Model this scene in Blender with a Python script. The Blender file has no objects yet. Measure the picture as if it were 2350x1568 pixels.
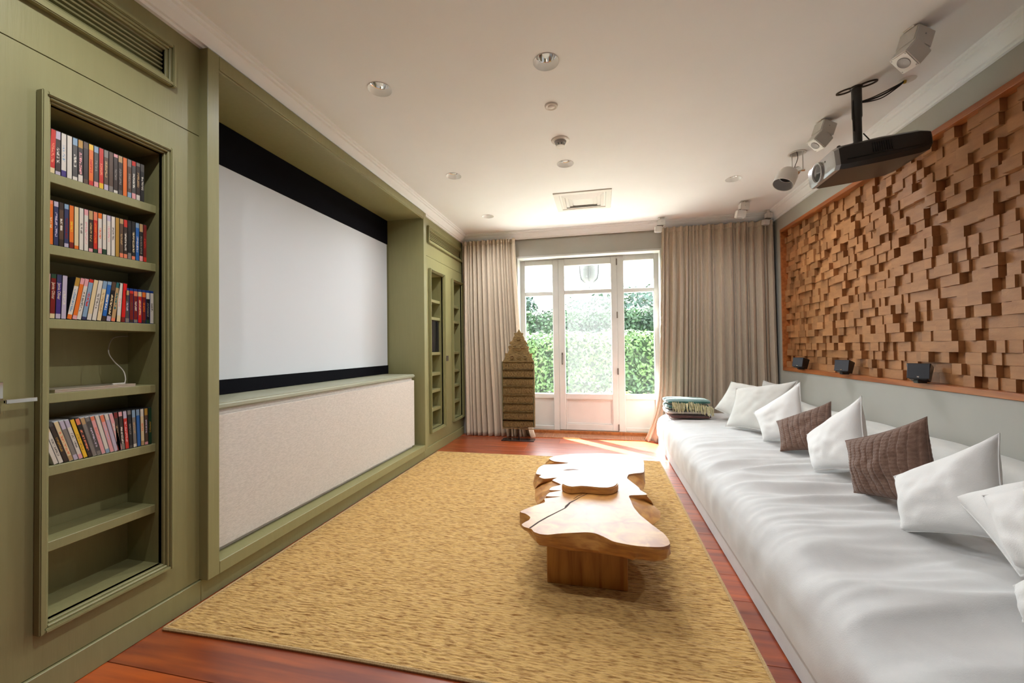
import bpy, bmesh, math, random
import numpy as np
from mathutils import Vector, Matrix, Euler, noise
from mathutils.geometry import tessellate_polygon

scene = bpy.context.scene
COL = scene.collection
R = math.radians

# ------------------------------------------------------------------ camera
CAM_H = 1.38
FPX, YAW, PITCH, ROLL = 924.9, .2154, .015259, -.0119886
IMG_W, IMG_H = 2350, 1568
def cam_rows():
    cy, sy = math.cos(YAW), math.sin(YAW)
    A = np.array([[cy, sy, 0], [0, 0, -1], [-sy, cy, 0]], float)
    cp, sp = math.cos(PITCH), math.sin(PITCH)
    B = np.array([[1, 0, 0], [0, cp, sp], [0, -sp, cp]])
    cr, sr = math.cos(ROLL), math.sin(ROLL)
    Q = np.array([[cr, -sr, 0], [sr, cr, 0], [0, 0, 1]])
    return Q @ B @ A
CM = cam_rows()
cam_data = bpy.data.cameras.new('camera')
cam = bpy.data.objects.new('camera', cam_data); COL.objects.link(cam)
cam_data.sensor_width = 36; cam_data.lens = FPX / IMG_W * 36
cam_data.clip_start = .02; cam_data.clip_end = 200
m4 = Matrix.Identity(4)
for i in range(3):
    m4[i][0] = CM[0][i]; m4[i][1] = -CM[1][i]; m4[i][2] = -CM[2][i]
m4[2][3] = CAM_H
cam.matrix_world = m4
scene.camera = cam

# ------------------------------------------------------------------ light
scene.view_settings.view_transform = 'Standard'
scene.view_settings.look = 'None'
scene.view_settings.gamma = 1
scene.view_settings.use_curve_mapping = False
scene.view_settings.exposure = 3.12
w = bpy.data.worlds.new('sky'); scene.world = w; w.use_nodes = True
nt = w.node_tree; nt.nodes.clear()
bg = nt.nodes.new('ShaderNodeBackground'); wo = nt.nodes.new('ShaderNodeOutputWorld')
bg.inputs[0].default_value = (.80, .90, 1.0, 1); bg.inputs[1].default_value = 1.6
nt.links.new(bg.outputs[0], wo.inputs[0])
sd = bpy.data.lights.new('sun', 'SUN'); sd.energy = 13.0; sd.angle = R(.6); sd.color = (1, .96, .90)
sun = bpy.data.objects.new('sun', sd); COL.objects.link(sun)
SUN_EL = R(48)
sdir = Vector((.755 * math.cos(SUN_EL), -.655 * math.cos(SUN_EL), -math.sin(SUN_EL)))
sun.rotation_euler = sdir.to_track_quat('-Z', 'Y').to_euler(); sun.location = (-8, 14, 9)
pd = bpy.data.lights.new('window_daylight_portal', 'AREA'); pd.shape = 'RECTANGLE'; pd.size = 2.2; pd.size_y = 2.8
pd.cycles.is_portal = True
po = bpy.data.objects.new('window_daylight_portal', pd); COL.objects.link(po)
po.location = (-.19, 6.70, 1.42); po.rotation_euler = (R(-90), 0, 0)

# ------------------------------------------------------------------ helpers
def ray(u, v):
    return CM.T @ np.array([(u - 1175) / FPX, (v - 784) / FPX, 1.])
def atX(u, v, x):
    d = ray(u, v); t = x / d[0]; return Vector((d[0]*t, d[1]*t, CAM_H + d[2]*t))
def atY(u, v, y):
    d = ray(u, v); t = y / d[1]; return Vector((d[0]*t, d[1]*t, CAM_H + d[2]*t))
def atZ(u, v, z):
    d = ray(u, v); t = (z - CAM_H) / d[2]; return Vector((d[0]*t, d[1]*t, CAM_H + d[2]*t))

def tag(o, label=None, cat=None, group=None, kind=None):
    if label: o['label'] = label
    if cat: o['category'] = cat
    if group: o['group'] = group
    if kind: o['kind'] = kind
    return o
def empty(name, loc=(0, 0, 0), label=None, cat=None, group=None, kind=None, parent=None):
    o = bpy.data.objects.new(name, None); COL.objects.link(o); o.location = loc
    o.empty_display_size = .05
    if parent: setp(o, parent)
    return tag(o, label, cat, group, kind)
def wmat(o):
    m = o.matrix_basis.copy()
    return wmat(o.parent) @ o.matrix_parent_inverse @ m if o.parent else m
def setp(o, parent):
    o.parent = parent; o.matrix_parent_inverse = wmat(parent).inverted()
def copy_tree(o, parent=None):
    c = o.copy(); COL.objects.link(c); c.parent = parent
    for ch in list(o.children): copy_tree(ch, c)
    return c

class MB:
    def __init__(s): s.v = []; s.f = []
    def add(s, vs, fs, M=None):
        b = len(s.v)
        for p in vs:
            p = Vector(p)
            s.v.append(M @ p if M is not None else p)
        for f in fs: s.f.append([i + b for i in f])
        return s
    def box(s, x0, x1, y0, y1, z0, z1, M=None):
        if x0 > x1: x0, x1 = x1, x0
        if y0 > y1: y0, y1 = y1, y0
        if z0 > z1: z0, z1 = z1, z0
        vs = [(x0,y0,z0),(x1,y0,z0),(x1,y1,z0),(x0,y1,z0),(x0,y0,z1),(x1,y0,z1),(x1,y1,z1),(x0,y1,z1)]
        return s.add(vs, [(0,3,2,1),(4,5,6,7),(0,1,5,4),(1,2,6,5),(2,3,7,6),(3,0,4,7)], M)
    def prism(s, poly, a, b, axis='z', M=None):
        n = len(poly)
        def mk(p, h):
            if axis == 'z': return (p[0], p[1], h)
            if axis == 'y': return (p[0], h, p[1])
            return (h, p[0], p[1])
        vs = [mk(p, a) for p in poly] + [mk(p, b) for p in poly]
        fs = [[i, (i+1) % n, n + (i+1) % n, n + i] for i in range(n)]
        fs += [list(range(n))[::-1], [n + i for i in range(n)]]
        return s.add(vs, fs, M)
    def tube(s, pts, r, n=8, caps=True, M=None):
        pts = [Vector(p) for p in pts]; rs = r if isinstance(r, (list, tuple)) else [r]*len(pts)
        vs = []; fs = []; up = None
        for i, p in enumerate(pts):
            t = (pts[min(i+1, len(pts)-1)] - pts[max(i-1, 0)]).normalized()
            if up is None:
                up = t.orthogonal().normalized()
            up = (up - t * up.dot(t)).normalized(); sd_ = t.cross(up)
            for k in range(n):
                a = 2*math.pi*k/n
                vs.append(p + (up*math.cos(a) + sd_*math.sin(a))*rs[i])
        for i in range(len(pts)-1):
            for k in range(n):
                fs.append([i*n+k, i*n+(k+1) % n, (i+1)*n+(k+1) % n, (i+1)*n+k])
        if caps: fs += [list(range(n))[::-1], [(len(pts)-1)*n+k for k in range(n)]]
        return s.add(vs, fs, M)
    def lathe(s, prof, n=24, M=None, cap0=False, cap1=False):
        vs = []; fs = []
        for r_, z_ in prof:
            for k in range(n):
                a = 2*math.pi*k/n; vs.append((r_*math.cos(a), r_*math.sin(a), z_))
        for i in range(len(prof)-1):
            for k in range(n):
                fs.append([i*n+k, i*n+(k+1) % n, (i+1)*n+(k+1) % n, (i+1)*n+k])
        if cap0: fs.append(list(range(n))[::-1])
        if cap1: fs.append([(len(prof)-1)*n+k for k in range(n)])
        return s.add(vs, fs, M)
    def grid(s, fn, nu, nv, cu=False, M=None, flip=False):
        vs = [fn(i/nu, j/nv) for j in range(nv+1) for i in range(nu + (0 if cu else 1))]
        w_ = nu if cu else nu+1; fs = []
        for j in range(nv):
            for i in range(nu):
                q = [j*w_+i, j*w_+(i+1) % w_, (j+1)*w_+(i+1) % w_, (j+1)*w_+i]
                fs.append(q[::-1] if flip else q)
        return s.add(vs, fs, M)
    def rframe(s, y0, y1, z0, z1, wd, x0, x1):
        s.box(x0, x1, y0, y0+wd, z0, z1); s.box(x0, x1, y1-wd, y1, z0, z1)
        s.box(x0, x1, y0+wd, y1-wd, z0, z0+wd); s.box(x0, x1, y0+wd, y1-wd, z1-wd, z1)
        return s
    def build(s, name, mat, parent=None, smooth=False, bevel=0, seg=1, recalc=True, solid=0, sub=0):
        me = bpy.data.meshes.new(name)
        me.from_pydata([tuple(p) for p in s.v], [], s.f)
        if recalc or bevel:
            bm = bmesh.new(); bm.from_mesh(me)
            if recalc: bmesh.ops.recalc_face_normals(bm, faces=bm.faces)
            if bevel:
                es = [e for e in bm.edges if len(e.link_faces) == 2 and e.calc_face_angle(0) > .5]
                bmesh.ops.bevel(bm, geom=es, offset=bevel, segments=seg, affect='EDGES', clamp_overlap=True)
            bm.to_mesh(me); bm.free()
        if smooth:
            me.shade_smooth(); me.set_sharp_from_angle(angle=R(38 if smooth is True else smooth))
        me.materials.append(mat)
        o = bpy.data.objects.new(name, me); COL.objects.link(o)
        if parent: setp(o, parent)
        if sub:
            md = o.modifiers.new('sub', 'SUBSURF'); md.levels = sub; md.render_levels = sub
        if solid:
            md = o.modifiers.new('solid', 'SOLIDIFY'); md.thickness = solid; md.offset = 0
        return o
def box(name, mat, x0, x1, y0, y1, z0, z1, parent=None, bevel=0, seg=1):
    return MB().box(x0, x1, y0, y1, z0, z1).build(name, mat, parent, bevel=bevel, seg=seg)
def rot_at(p, rx=0, ry=0, rz=0):
    return Matrix.Translation(p) @ Euler((R(rx), R(ry), R(rz))).to_matrix().to_4x4()

# ------------------------------------------------------------------ materials
def srgb(r, g, b):
    f = lambda c: (c/255/12.92) if c/255 <= .04045 else ((c/255+.055)/1.055)**2.4
    return (f(r), f(g), f(b))
def newmat(name):
    m = bpy.data.materials.new(name); m.use_nodes = True
    n = m.node_tree.nodes; b = n['Principled BSDF']
    return m, m.node_tree, b
def plain(name, col, rough=.5, metal=0, spec=.5, emit=0, ecol=None, coat=0):
    m, t, b = newmat(name)
    b.inputs['Base Color'].default_value = (*col, 1); b.inputs['Roughness'].default_value = rough
    b.inputs['Metallic'].default_value = metal; b.inputs['Specular IOR Level'].default_value = spec
    b.inputs['Coat Weight'].default_value = coat
    if emit:
        b.inputs['Emission Color'].default_value = (*(ecol or col), 1); b.inputs['Emission Strength'].default_value = emit
    return m
def pmat(name, c1, c2, scale=(1, 1, 1), ns=5, det=4, rough=.5, coat=0, spec=.5, bump=0, bns=None, bscale=None,
         rnd=0, rnd_obj=0, dist=0, sheen=0, lo=.35, hi=.65, coat_r=.1, offs=0, rvar=0):
    m, t, b = newmat(name); N = t.nodes; L = t.links
    geo = N.new('ShaderNodeNewGeometry'); vec = geo.outputs['Position']
    if offs:
        oi = N.new('ShaderNodeObjectInfo'); mu = N.new('ShaderNodeVectorMath'); mu.operation = 'MULTIPLY_ADD'
        cmb = N.new('ShaderNodeCombineXYZ')
        for k in range(3): L.new(oi.outputs['Random'], cmb.inputs[k])
        mu.inputs[1].default_value = (offs, offs*1.7, offs*.6); L.new(cmb.outputs[0], mu.inputs[0]); L.new(vec, mu.inputs[2]); vec = mu.outputs[0]
    mp = N.new('ShaderNodeMapping'); mp.inputs['Scale'].default_value = scale; L.new(vec, mp.inputs[0])
    nz = N.new('ShaderNodeTexNoise'); nz.inputs['Scale'].default_value = ns; nz.inputs['Detail'].default_value = det
    nz.inputs['Distortion'].default_value = dist; L.new(mp.outputs[0], nz.inputs['Vector'])
    rp = N.new('ShaderNodeValToRGB'); rp.color_ramp.elements[0].position = lo; rp.color_ramp.elements[1].position = hi
    rp.color_ramp.elements[0].color = (*c1, 1); rp.color_ramp.elements[1].color = (*c2, 1)
    L.new(nz.outputs['Fac'], rp.inputs[0]); out = rp.outputs[0]
    if rnd or rnd_obj:
        hs = N.new('ShaderNodeHueSaturation'); mr = N.new('ShaderNodeMapRange')
        q = max(rnd, rnd_obj); mr.inputs['To Min'].default_value = 1-q; mr.inputs['To Max'].default_value = 1+q
        if rnd_obj:
            oi2 = N.new('ShaderNodeObjectInfo'); L.new(oi2.outputs['Random'], mr.inputs[0])
        else: L.new(geo.outputs['Random Per Island'], mr.inputs[0])
        L.new(mr.outputs[0], hs.inputs['Value']); L.new(out, hs.inputs['Color']); out = hs.outputs[0]
    L.new(out, b.inputs['Base Color'])
    b.inputs['Roughness'].default_value = rough; b.inputs['Specular IOR Level'].default_value = spec
    b.inputs['Coat Weight'].default_value = coat; b.inputs['Coat Roughness'].default_value = coat_r
    b.inputs['Sheen Weight'].default_value = sheen
    if rvar:
        mr2 = N.new('ShaderNodeMapRange'); mr2.inputs['To Min'].default_value = rough-rvar; mr2.inputs['To Max'].default_value = rough+rvar
        L.new(nz.outputs['Fac'], mr2.inputs[0]); L.new(mr2.outputs[0], b.inputs['Roughness'])
    if bump:
        mp2 = N.new('ShaderNodeMapping'); mp2.inputs['Scale'].default_value = bscale or scale; L.new(vec, mp2.inputs[0])
        nb = N.new('ShaderNodeTexNoise'); nb.inputs['Scale'].default_value = bns or ns; nb.inputs['Detail'].default_value = 3
        L.new(mp2.outputs[0], nb.inputs['Vector'])
        bp = N.new('ShaderNodeBump'); bp.inputs['Strength'].default_value = bump; bp.inputs['Distance'].default_value = .01
        L.new(nb.outputs['Fac'], bp.inputs['Height']); L.new(bp.outputs[0], b.inputs['Normal'])
    return m

OLIVE = pmat('olive_painted_wood', (.250, .232, .102), (.264, .245, .110), (6, 6, .6), 7, 4, rough=.42, bump=.05, bns=30, bscale=(4, 4, .25))
CEIL = pmat('ceiling_paint', (.84, .855, .87), (.86, .875, .89), ns=2, rough=.75)
CORN = pmat('cornice_paint', (.85, .865, .88), (.87, .885, .90), ns=2, rough=.6)
WALLG = pmat('sage_wall_paint', (.415, .405, .36), (.435, .425, .38), ns=3, rough=.6)
WHITEP = pmat('window_white_paint', (.58, .58, .56), (.61, .61, .59), ns=4, rough=.45)
FLOORW = pmat('merbau_plank', (.22, .024, .002), (.46, .08, .004), (.7, 9, 3), 2.6, 6, rough=.36, coat=1.0, coat_r=.36, spec=.3, bump=.04, bns=9, rnd_obj=.28, offs=7, rvar=.05)
FLOORW.node_tree.nodes['Principled BSDF'].inputs['Coat IOR'].default_value = 1.85
SUBF = plain('subfloor', (.04, .02, .012), .9)
FRAMEW = pmat('red_frame_wood', (.30, .085, .02), (.46, .15, .04), (9, .8, 9), 3, 5, rough=.35, coat=.2)
BLOCKW = pmat('walnut_block', (.31, .135, .048), (.42, .20, .076), (4, 1, 4), 7, 5, rough=.5, rnd=.22, bump=.1, bns=60, offs=5, lo=.25, hi=.75)
BACKW = plain('panel_back_board', (.10, .025, .01), .7)
TABLEW = pmat('teak_slab', (.36, .13, .022), (.60, .29, .065), (3, 3, 14), 3.2, 6, rough=.45, coat=.85, coat_r=.38, dist=.6, bump=.03)
TABLEB = pmat('teak_block', (.33, .11, .018), (.56, .25, .05), (7, 7, .7), 3, 6, rough=.3, coat=.2, dist=.5)
LINEN = pmat('white_linen', (.585, .58, .57), (.64, .635, .625), ns=6, rough=.85, bump=.10, bns=260, sheen=.2)
LINEN2 = pmat('ivory_linen', (.61, .605, .57), (.67, .665, .63), ns=5, rough=.85, bump=.14, bns=220, sheen=.2)
LINENC = pmat('white_cushion_linen', (.79, .785, .77), (.84, .835, .82), ns=6, rough=.85, bump=.14, bns=240, sheen=.2)
BROWNK = pmat('brown_knit', (.135, .070, .045), (.185, .105, .072), ns=40, rough=.9, bump=.3, bns=180, sheen=.35)
CURT = pmat('taupe_linen_curtain', (.54, .445, .335), (.62, .515, .395), (30, 30, 3), 6, 3, rough=.85, bump=.08, bns=200, sheen=.2)
BLACK = plain('black_plastic', (.012, .011, .011), .35)
BLACKM = plain('black_mask_fabric', (.004, .004, .006), .9, spec=.1)
DARKG = pmat('charcoal_projector_shell', (.018, .016, .015), (.026, .023, .021), ns=3, rough=.33, spec=.5)
SILVER = plain('silver_plastic', (.42, .42, .42), .3, .5)
CHROME = plain('polished_chrome', (.85, .85, .86), .08, 1)
STEEL = plain('brushed_steel', (.62, .61, .60), .25, 1)
WPLAS = plain('white_plastic', (.72, .70, .67), .4)
GREYP = plain('grey_plastic', (.38, .38, .39), .45)
LENSG = plain('dark_lens_glass', (.006, .006, .008), .04, spec=1)
SCREENW = plain('matt_white_screen', (.58, .60, .625), .9, spec=.1)
CLOTH = pmat('speaker_cloth', (.55, .50, .445), (.65, .59, .53), (1, 1, 3.5), 45, 3, rough=.9, bump=.25, bns=160, bscale=(1, 1, 2.5))
CARVED = pmat('carved_weathered_wood', (.15, .085, .022), (.29, .185, .06), (3, 3, 8), 9, 5, rough=.7, bump=.5, bns=70)
BRONZE = plain('dark_bronze_metal', (.05, .035, .035), .25, .9)
LAMPG = plain('lamp_glow', (1, .9, .72), .4, emit=.22, ecol=(1, .86, .62))
HINGE = plain('dark_hinge', (.16, .13, .11), .4, .6)
def glass(name, haze):
    m = bpy.data.materials.new(name); m.use_nodes = True; t = m.node_tree; N = t.nodes; L = t.links; N.clear()
    tr = N.new('ShaderNodeBsdfTransparent'); tr.inputs[0].default_value = (.96, .98, .97, 1)
    ts = N.new('ShaderNodeBsdfTranslucent'); ts.inputs[0].default_value = (.9, .92, .95, 1)
    gl = N.new('ShaderNodeBsdfGlossy'); gl.inputs['Roughness'].default_value = .02
    lw = N.new('ShaderNodeLayerWeight'); lw.inputs[0].default_value = .5; pw = N.new('ShaderNodeMath'); pw.operation = 'POWER'; pw.inputs[1].default_value = 4; L.new(lw.outputs['Facing'], pw.inputs[0])
    fr = N.new('ShaderNodeMath'); fr.operation = 'MULTIPLY_ADD'; fr.inputs[1].default_value = .7; fr.inputs[2].default_value = .03; L.new(pw.outputs[0], fr.inputs[0])
    a = N.new('ShaderNodeMixShader'); a.inputs[0].default_value = haze; L.new(tr.outputs[0], a.inputs[1]); L.new(ts.outputs[0], a.inputs[2])
    c = N.new('ShaderNodeMixShader'); L.new(fr.outputs[0], c.inputs[0]); L.new(a.outputs[0], c.inputs[1]); L.new(gl.outputs[0], c.inputs[2])
    o = N.new('ShaderNodeOutputMaterial'); L.new(c.outputs[0], o.inputs[0])
    return m
GLASS = glass('window_glass', .003)
GLASSH = glass('glare_veil_glass', .016)  # milky translucence stands in for the glare veil over the door panes

# ================================================================== STRUCTURE
XL, XR, YB, YF, H = -2.18, 2.373, 6.25, -1.6, 3.20
WINY = 6.50
rng = random.Random(7)

# --- floor with planks
fl = box('floor', SUBF, -2.8, 2.55, YF-.2, 6.75, -.12, -.022); tag(fl, 'dark red-brown hardwood plank floor', kind='structure')
pb = [1.389, 1.67, 1.945, 2.176, 2.401, 2.66, 2.97, 3.196, 3.44, 3.766, 4.03]
while pb[0] > YF: pb.insert(0, pb[0]-.265)
while pb[-1] < 6.42: pb.append(pb[-1]+rng.choice((.23, .26, .29)))
pb[-1] = 6.5
for i in range(len(pb)-1):
    cuts = [-2.40, rng.uniform(-1.2, 1.7), 2.37]
    if abs(pb[i]-1.389) < .01 or abs(pb[i+1]-1.389) < .01: cuts = [-2.40, .9, 2.37]
    for k in range(2):
        MB().box(cuts[k]+.0008, cuts[k+1]-.0008, pb[i]+.0012, pb[i+1]-.0012, -.022, 0).build('plank', FLOORW, fl, bevel=.0012)

# --- ceiling with holes for the recessed fittings
DLS = [(-1.48, 2.535), (-.311, 2.535), (-1.485, 4.0), (-.312, 4.0), (-1.49, 5.35), (1.453, 4.81), (-1.48, 1.07), (-.311, 1.07)]  # last two downlights are unseen, added to light the near cupboard
SPOT = (1.86, 4.31)
holes = []
for (x, y), r in [(p, .08) for p in DLS] + [(SPOT, .058)]:
    holes.append([Vector((x + r*math.cos(2*math.pi*k/28), y + r*math.sin(2*math.pi*k/28), 0)) for k in range(28)])
outer = [Vector((-2.8, YF, 0)), Vector((XR+.02, YF, 0)), Vector((XR+.02, YB+.02, 0)), Vector((-2.8, YB+.02, 0))]
tris = tessellate_polygon([outer] + [h[::-1] for h in holes])
allp = outer + [p for h in holes for p in h[::-1]]
cb = MB(); cb.add([(p.x, p.y, H) for p in allp], [list(t) for t in tris])
cb.box(-3.0, 2.75, YF-.2, 6.78, 3.42, 3.6)
ce = cb.build('ceiling', CEIL, recalc=False); tag(ce, 'warm white plaster ceiling', kind='structure')

# --- walls
tag(box('wall_left', WALLG, -3.0, -2.78, YF-.2, 6.78, -.1, 3.45), 'left wall behind the built-in cupboards', kind='structure')
tag(box('wall_left', WALLG, -2.79, XL, YF, .30, -.1, 3.25), 'stretch of left wall beside the near cupboard', kind='structure')
tag(box('wall_front', plain('dark_brown_wall', (.07, .05, .035), .8), -3.0, 2.75, YF-.2, YF, -.1, 3.45), 'wall behind the viewer', kind='structure')  # unseen wall, coloured dark to keep viewer-facing sides in shade
OX0, OX1, OZ = -1.285, .905, 2.815
wb = MB(); wb.box(-2.8, OX0, YB, 6.75, -.1, 3.45); wb.box(OX1, 2.75, YB, 6.75, -.1, 3.45); wb.box(OX0, OX1, YB, 6.75, OZ, 3.45)
wb.box(OX0, OX1, 6.5, 6.75, -.12, .064)
tag(wb.build('wall_back', WALLG), 'sage grey wall around the garden doors', kind='structure')
# right wall with a niche for the block panel
PY0, PY1, PZ0, PZ1 = 1.9, 6.0, 1.036, 2.908
wr = MB(); X2 = 2.75
wr.box(XR, X2, YF, YB, -.1, PZ0); wr.box(XR, X2, YF, YB, PZ1, 3.45); wr.box(XR, X2, YF, PY0, PZ0, PZ1); wr.box(XR, X2, PY1, YB, PZ0, PZ1)
wr.box(2.49, X2, PY0, PY1, PZ0, PZ1)
tag(wr.build('wall_right', WALLG), 'sage grey wall above the long daybed', kind='structure')

# --- cornices
prof = [(0, 3.085), (.022, 3.085), (.026, 3.099), (.040, 3.101), (.046, 3.118), (.062, 3.135), (.072, 3.152), (.076, 3.165), (.092, 3.168), (.097, 3.182), (.112, 3.186), (.116, 3.2), (0, 3.2)]
def cornice(name, fn, a, b, lab):
    m = MB(); m.prism(prof, a, b, 'y')
    m.v = [Vector(fn(p)) for p in m.v]
    tag(m.build(name, CORN, smooth=30), lab, kind='structure')
cornice('trim_1', lambda p: (XL + p.x, p.y, p.z), YF, YB-.02, 'moulded white cornice above the green cupboards')
cornice('trim_2', lambda p: (p.y, YB-.018 - p.x, p.z), -2.18, XR, 'moulded white cornice above the garden doors')
cornice('trim_3', lambda p: (XR - p.x, p.y, p.z), YF, YB-.02, 'moulded white cornice above the wood block panel')

# --- garden door opening: reveal lining, frame, side lights and door
m = MB()
for y0, y1, d in ((6.235, 6.275, .026), (6.288, 6.47, .014)):
    m.box(OX0-.001, OX0+d, y0, y1, 0, OZ); m.box(OX1-d, OX1+.001, y0, y1, 0, OZ); m.box(OX0+d, OX1-d, y0, y1, OZ-d, OZ+.001)
tag(m.build('trim_4', WHITEP, bevel=.003), 'white painted lining around the garden door opening', kind='structure')
win = empty('window_1', (-.19, WINY, .05), 'pair of white framed side windows flanking the garden door', kind='structure')
fy0, fy1 = WINY, WINY+.075
m = MB()
m.box(-1.272, -1.192, fy0, fy1, .05, 2.80); m.box(.815, .892, fy0, fy1, .05, 2.80)
m.box(-1.192, .815, fy0, fy1, 2.795, 2.812); m.box(-1.192, -.742, fy0, fy1, 2.718, 2.795); m.box(.372, .815, fy0, fy1, 2.718, 2.795)
m.build('outer_frame', WHITEP, win, bevel=.004)
for x0, x1 in ((-.742, -.6435), (.2655, .372)): MB().box(x0, x1, fy0-.012, fy1, .05, 2.795).build('mullion', WHITEP, win, bevel=.006)
for x0, x1 in ((-1.192, -.742), (.372, .815)):
    box('glazing_bar', WHITEP, x0, x1, fy0+.006, fy1-.006, 2.218, 2.284, win, .006)
    m = MB(); m.box(x0, x1, fy0+.002, fy1, .05, .115); m.box(x0, x1, fy0+.002, fy1, .555, .632); m.build('rail', WHITEP, win, bevel=.006)
    box('infill_panel', WHITEP, x0, x1, fy0+.03, fy1-.01, .115, .555, win)
    box('pane', GLASS, x0, x1, fy0+.034, fy0+.040, 2.284, 2.718, win); box('pane', GLASS, x0, x1, fy0+.034, fy0+.040, .632, 2.218, win)
door = empty('door_1', (-.19, WINY, .05), 'white glazed garden door with solid lower panel', kind='structure')
dy0, dy1 = WINY-.02, WINY+.05
m = MB(); m.box(-.644, -.547, dy0, dy1, .062, 2.79); m.box(.176, .266, dy0, dy1, .062, 2.79)
m.box(-.547, .176, dy0, dy1, 2.683, 2.79); m.box(-.547, .176, dy0, dy1, .062, .158); m.box(-.547, .176, dy0, dy1, .548, .636)
m.build('leaf_frame', WHITEP, door, bevel=.005)
box('glazing_bar', WHITEP, -.547, .176, dy0+.004, dy1, 2.222, 2.288, door, .006)
box('lower_panel', WHITEP, -.547, .176, dy0+.03, dy1-.01, .158, .548, door)
m = MB(); yy0, yy1 = dy0+.012, dy0+.032
m.box(-.547, -.53, yy0, yy1, .158, .548); m.box(.159, .176, yy0, yy1, .158, .548); m.box(-.53, .159, yy0, yy1, .158, .175); m.box(-.53, .159, yy0, yy1, .531, .548)
m.build('panel_bead', WHITEP, door, bevel=.004)
box('pane', GLASSH, -.547, .176, dy0+.034, dy0+.04, 2.288, 2.683, door); box('pane', GLASSH, -.547, .176, dy0+.034, dy0+.04, .636, 2.222, door)
m = MB(); m.box(-.607, -.583, dy0-.008, dy0+.001, 1.10, 1.29); m.tube([(-.595, dy0, 1.25), (-.595, dy0-.05, 1.25), (-.594, dy0-.053, 1.24), (-.593, dy0-.05, 1.12)], .008)
tag(m.build('lever_handle', HINGE, door, smooth=True), 'dark metal lever handle')
for z in (2.70, 1.87, .99, .12): MB().tube([(.266, dy0-.01, z-.05), (.266, dy0-.01, z+.05)], .009).build('hinge', HINGE, door, smooth=True)
sill = box('trim_5', FRAMEW, OX0+.02, OX1-.02, 6.452, 6.50, -.02, .05, None, .004); tag(sill, 'wooden threshold strip under the garden doors', kind='structure')
# convector grille set in the floor
g = empty('floor_grille', (-.2, 6.3, 0), 'slatted wooden heating grille set in the floor before the garden doors', 'floor grille')
m = MB(); m.box(-1.25, .87, 6.128, 6.142, 0, .009); m.box(-1.25, .87, 6.436, 6.45, 0, .009); m.build('grille_frame', FRAMEW, g)
m = MB()
x = -1.24
while x < .86: m.box(x, x+.011, 6.142, 6.436, 0, .008); x += .02
s_ = m.build('slats', pmat('grille_slat_wood', (.36, .17, .09), (.46, .24, .14), ns=8, rough=.5), g); s_['kind'] = 'stuff'

# ================================================================== LEFT WALL FITTINGS
def shelf_unit(root, y0, y1, shelf_z, mould=True):
    z0, z1 = .312, 2.396
    m = MB(); bx = -2.402
    m.box(bx-.012, bx, y0-.012, y1+.012, z0-.012, z1+.012)
    m.box(bx, XL-.02, y0-.012, y0, z0, z1); m.box(bx, XL-.02, y1, y1+.012, z0, z1)
    m.box(bx, XL-.02, y0, y1, z1, z1+.012); m.box(bx, XL-.02, y0, y1, z0-.012, z0)
    m.build('niche_lining', OLIVE, root)
    for z in shelf_z: box('shelf', OLIVE, bx, -2.217, y0, y1, z-.04, z, root, .002)
    fr = MB().rframe(y0-.037, y1+.037, z0-.037, z1+.037, .017, XL, XL+.037).build('moulding', OLIVE, root, bevel=.004, seg=2)
    MB().rframe(y0-.02, y1+.02, z0-.02, z1+.02, .011, XL, XL+.028).build('moulding_step', OLIVE, fr, bevel=.003)
    MB().rframe(y0-.009, y1+.009, z0-.009, z1+.009, .009, XL-.02, XL+.015).build('moulding_step', OLIVE, fr, bevel=.002)
def cupboard(name, y0, y1, niches, shelves, vent, label):
    root = empty(name, (XL, (y0+y1)/2, 0), label, 'cupboard')
    z0, z1, zj = .312, 2.396, 2.586
    m = MB(); ys = [y0] + [q for n in niches for q in n] + [y1]
    for i in range(0, len(ys), 2): m.box(XL-.02, XL, ys[i], ys[i+1], .122, zj-.0025)
    for a, b in niches: m.box(XL-.02, XL, a, b, .122, z0); m.box(XL-.02, XL, a, b, z1, zj-.0025)
    m.build('door_face', OLIVE, root)
    m = MB(); va, vb, vz0, vz1 = vent[0]+.045, vent[1]-.045, 2.808, 2.955
    m.box(XL-.02, XL, y0, y1, zj+.0025, vz0); m.box(XL-.02, XL, y0, y1, vz1, 3.087)
    m.box(XL-.02, XL, y0, va, vz0, vz1); m.box(XL-.02, XL, vb, y1, vz0, vz1)
    m.build('upper_panel', OLIVE, root)
    box('plinth', OLIVE, XL-.02, XL+.012, y0, y1, 0, .118, root, .003)
    box('vent_back', BLACKM, XL-.10, XL-.09, va, vb, vz0, vz1, root)
    vf = MB().rframe(vent[0], vent[1], 2.764, 2.984, .020, XL, XL+.03).build('vent_frame', OLIVE, root, bevel=.004, seg=2)
    MB().rframe(vent[0]+.02, vent[1]-.02, 2.784, 2.964, .012, XL, XL+.02).build('vent_frame_step', OLIVE, vf, bevel=.003)
    MB().rframe(vent[0]+.032, vent[1]-.032, 2.796, 2.952, .013, XL-.02, XL+.01).build('vent_frame_step', OLIVE, vf, bevel=.002)
    for k in range(6):
        z = 2.822 + k*.0225
        MB().prism([(-.05, z-.006), (-.012, z-.002), (-.008, z+.004), (-.046, z+.001)], va, vb, 'y').build('slat', OLIVE, root).location.x = XL
    for a, b in niches: shelf_unit(root, a, b, shelves)
    return root
SHZ = [2.13, 1.83, 1.522, 1.213, .914, .606]
near = cupboard('bookcase_cupboard', .30, 1.818, [(1.187, 1.622)], SHZ, (.44, 1.677), 'olive green built-in cupboard with open shelves of disc cases, nearest the viewer')
m = MB()   # chrome lever on the near cupboard
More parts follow.
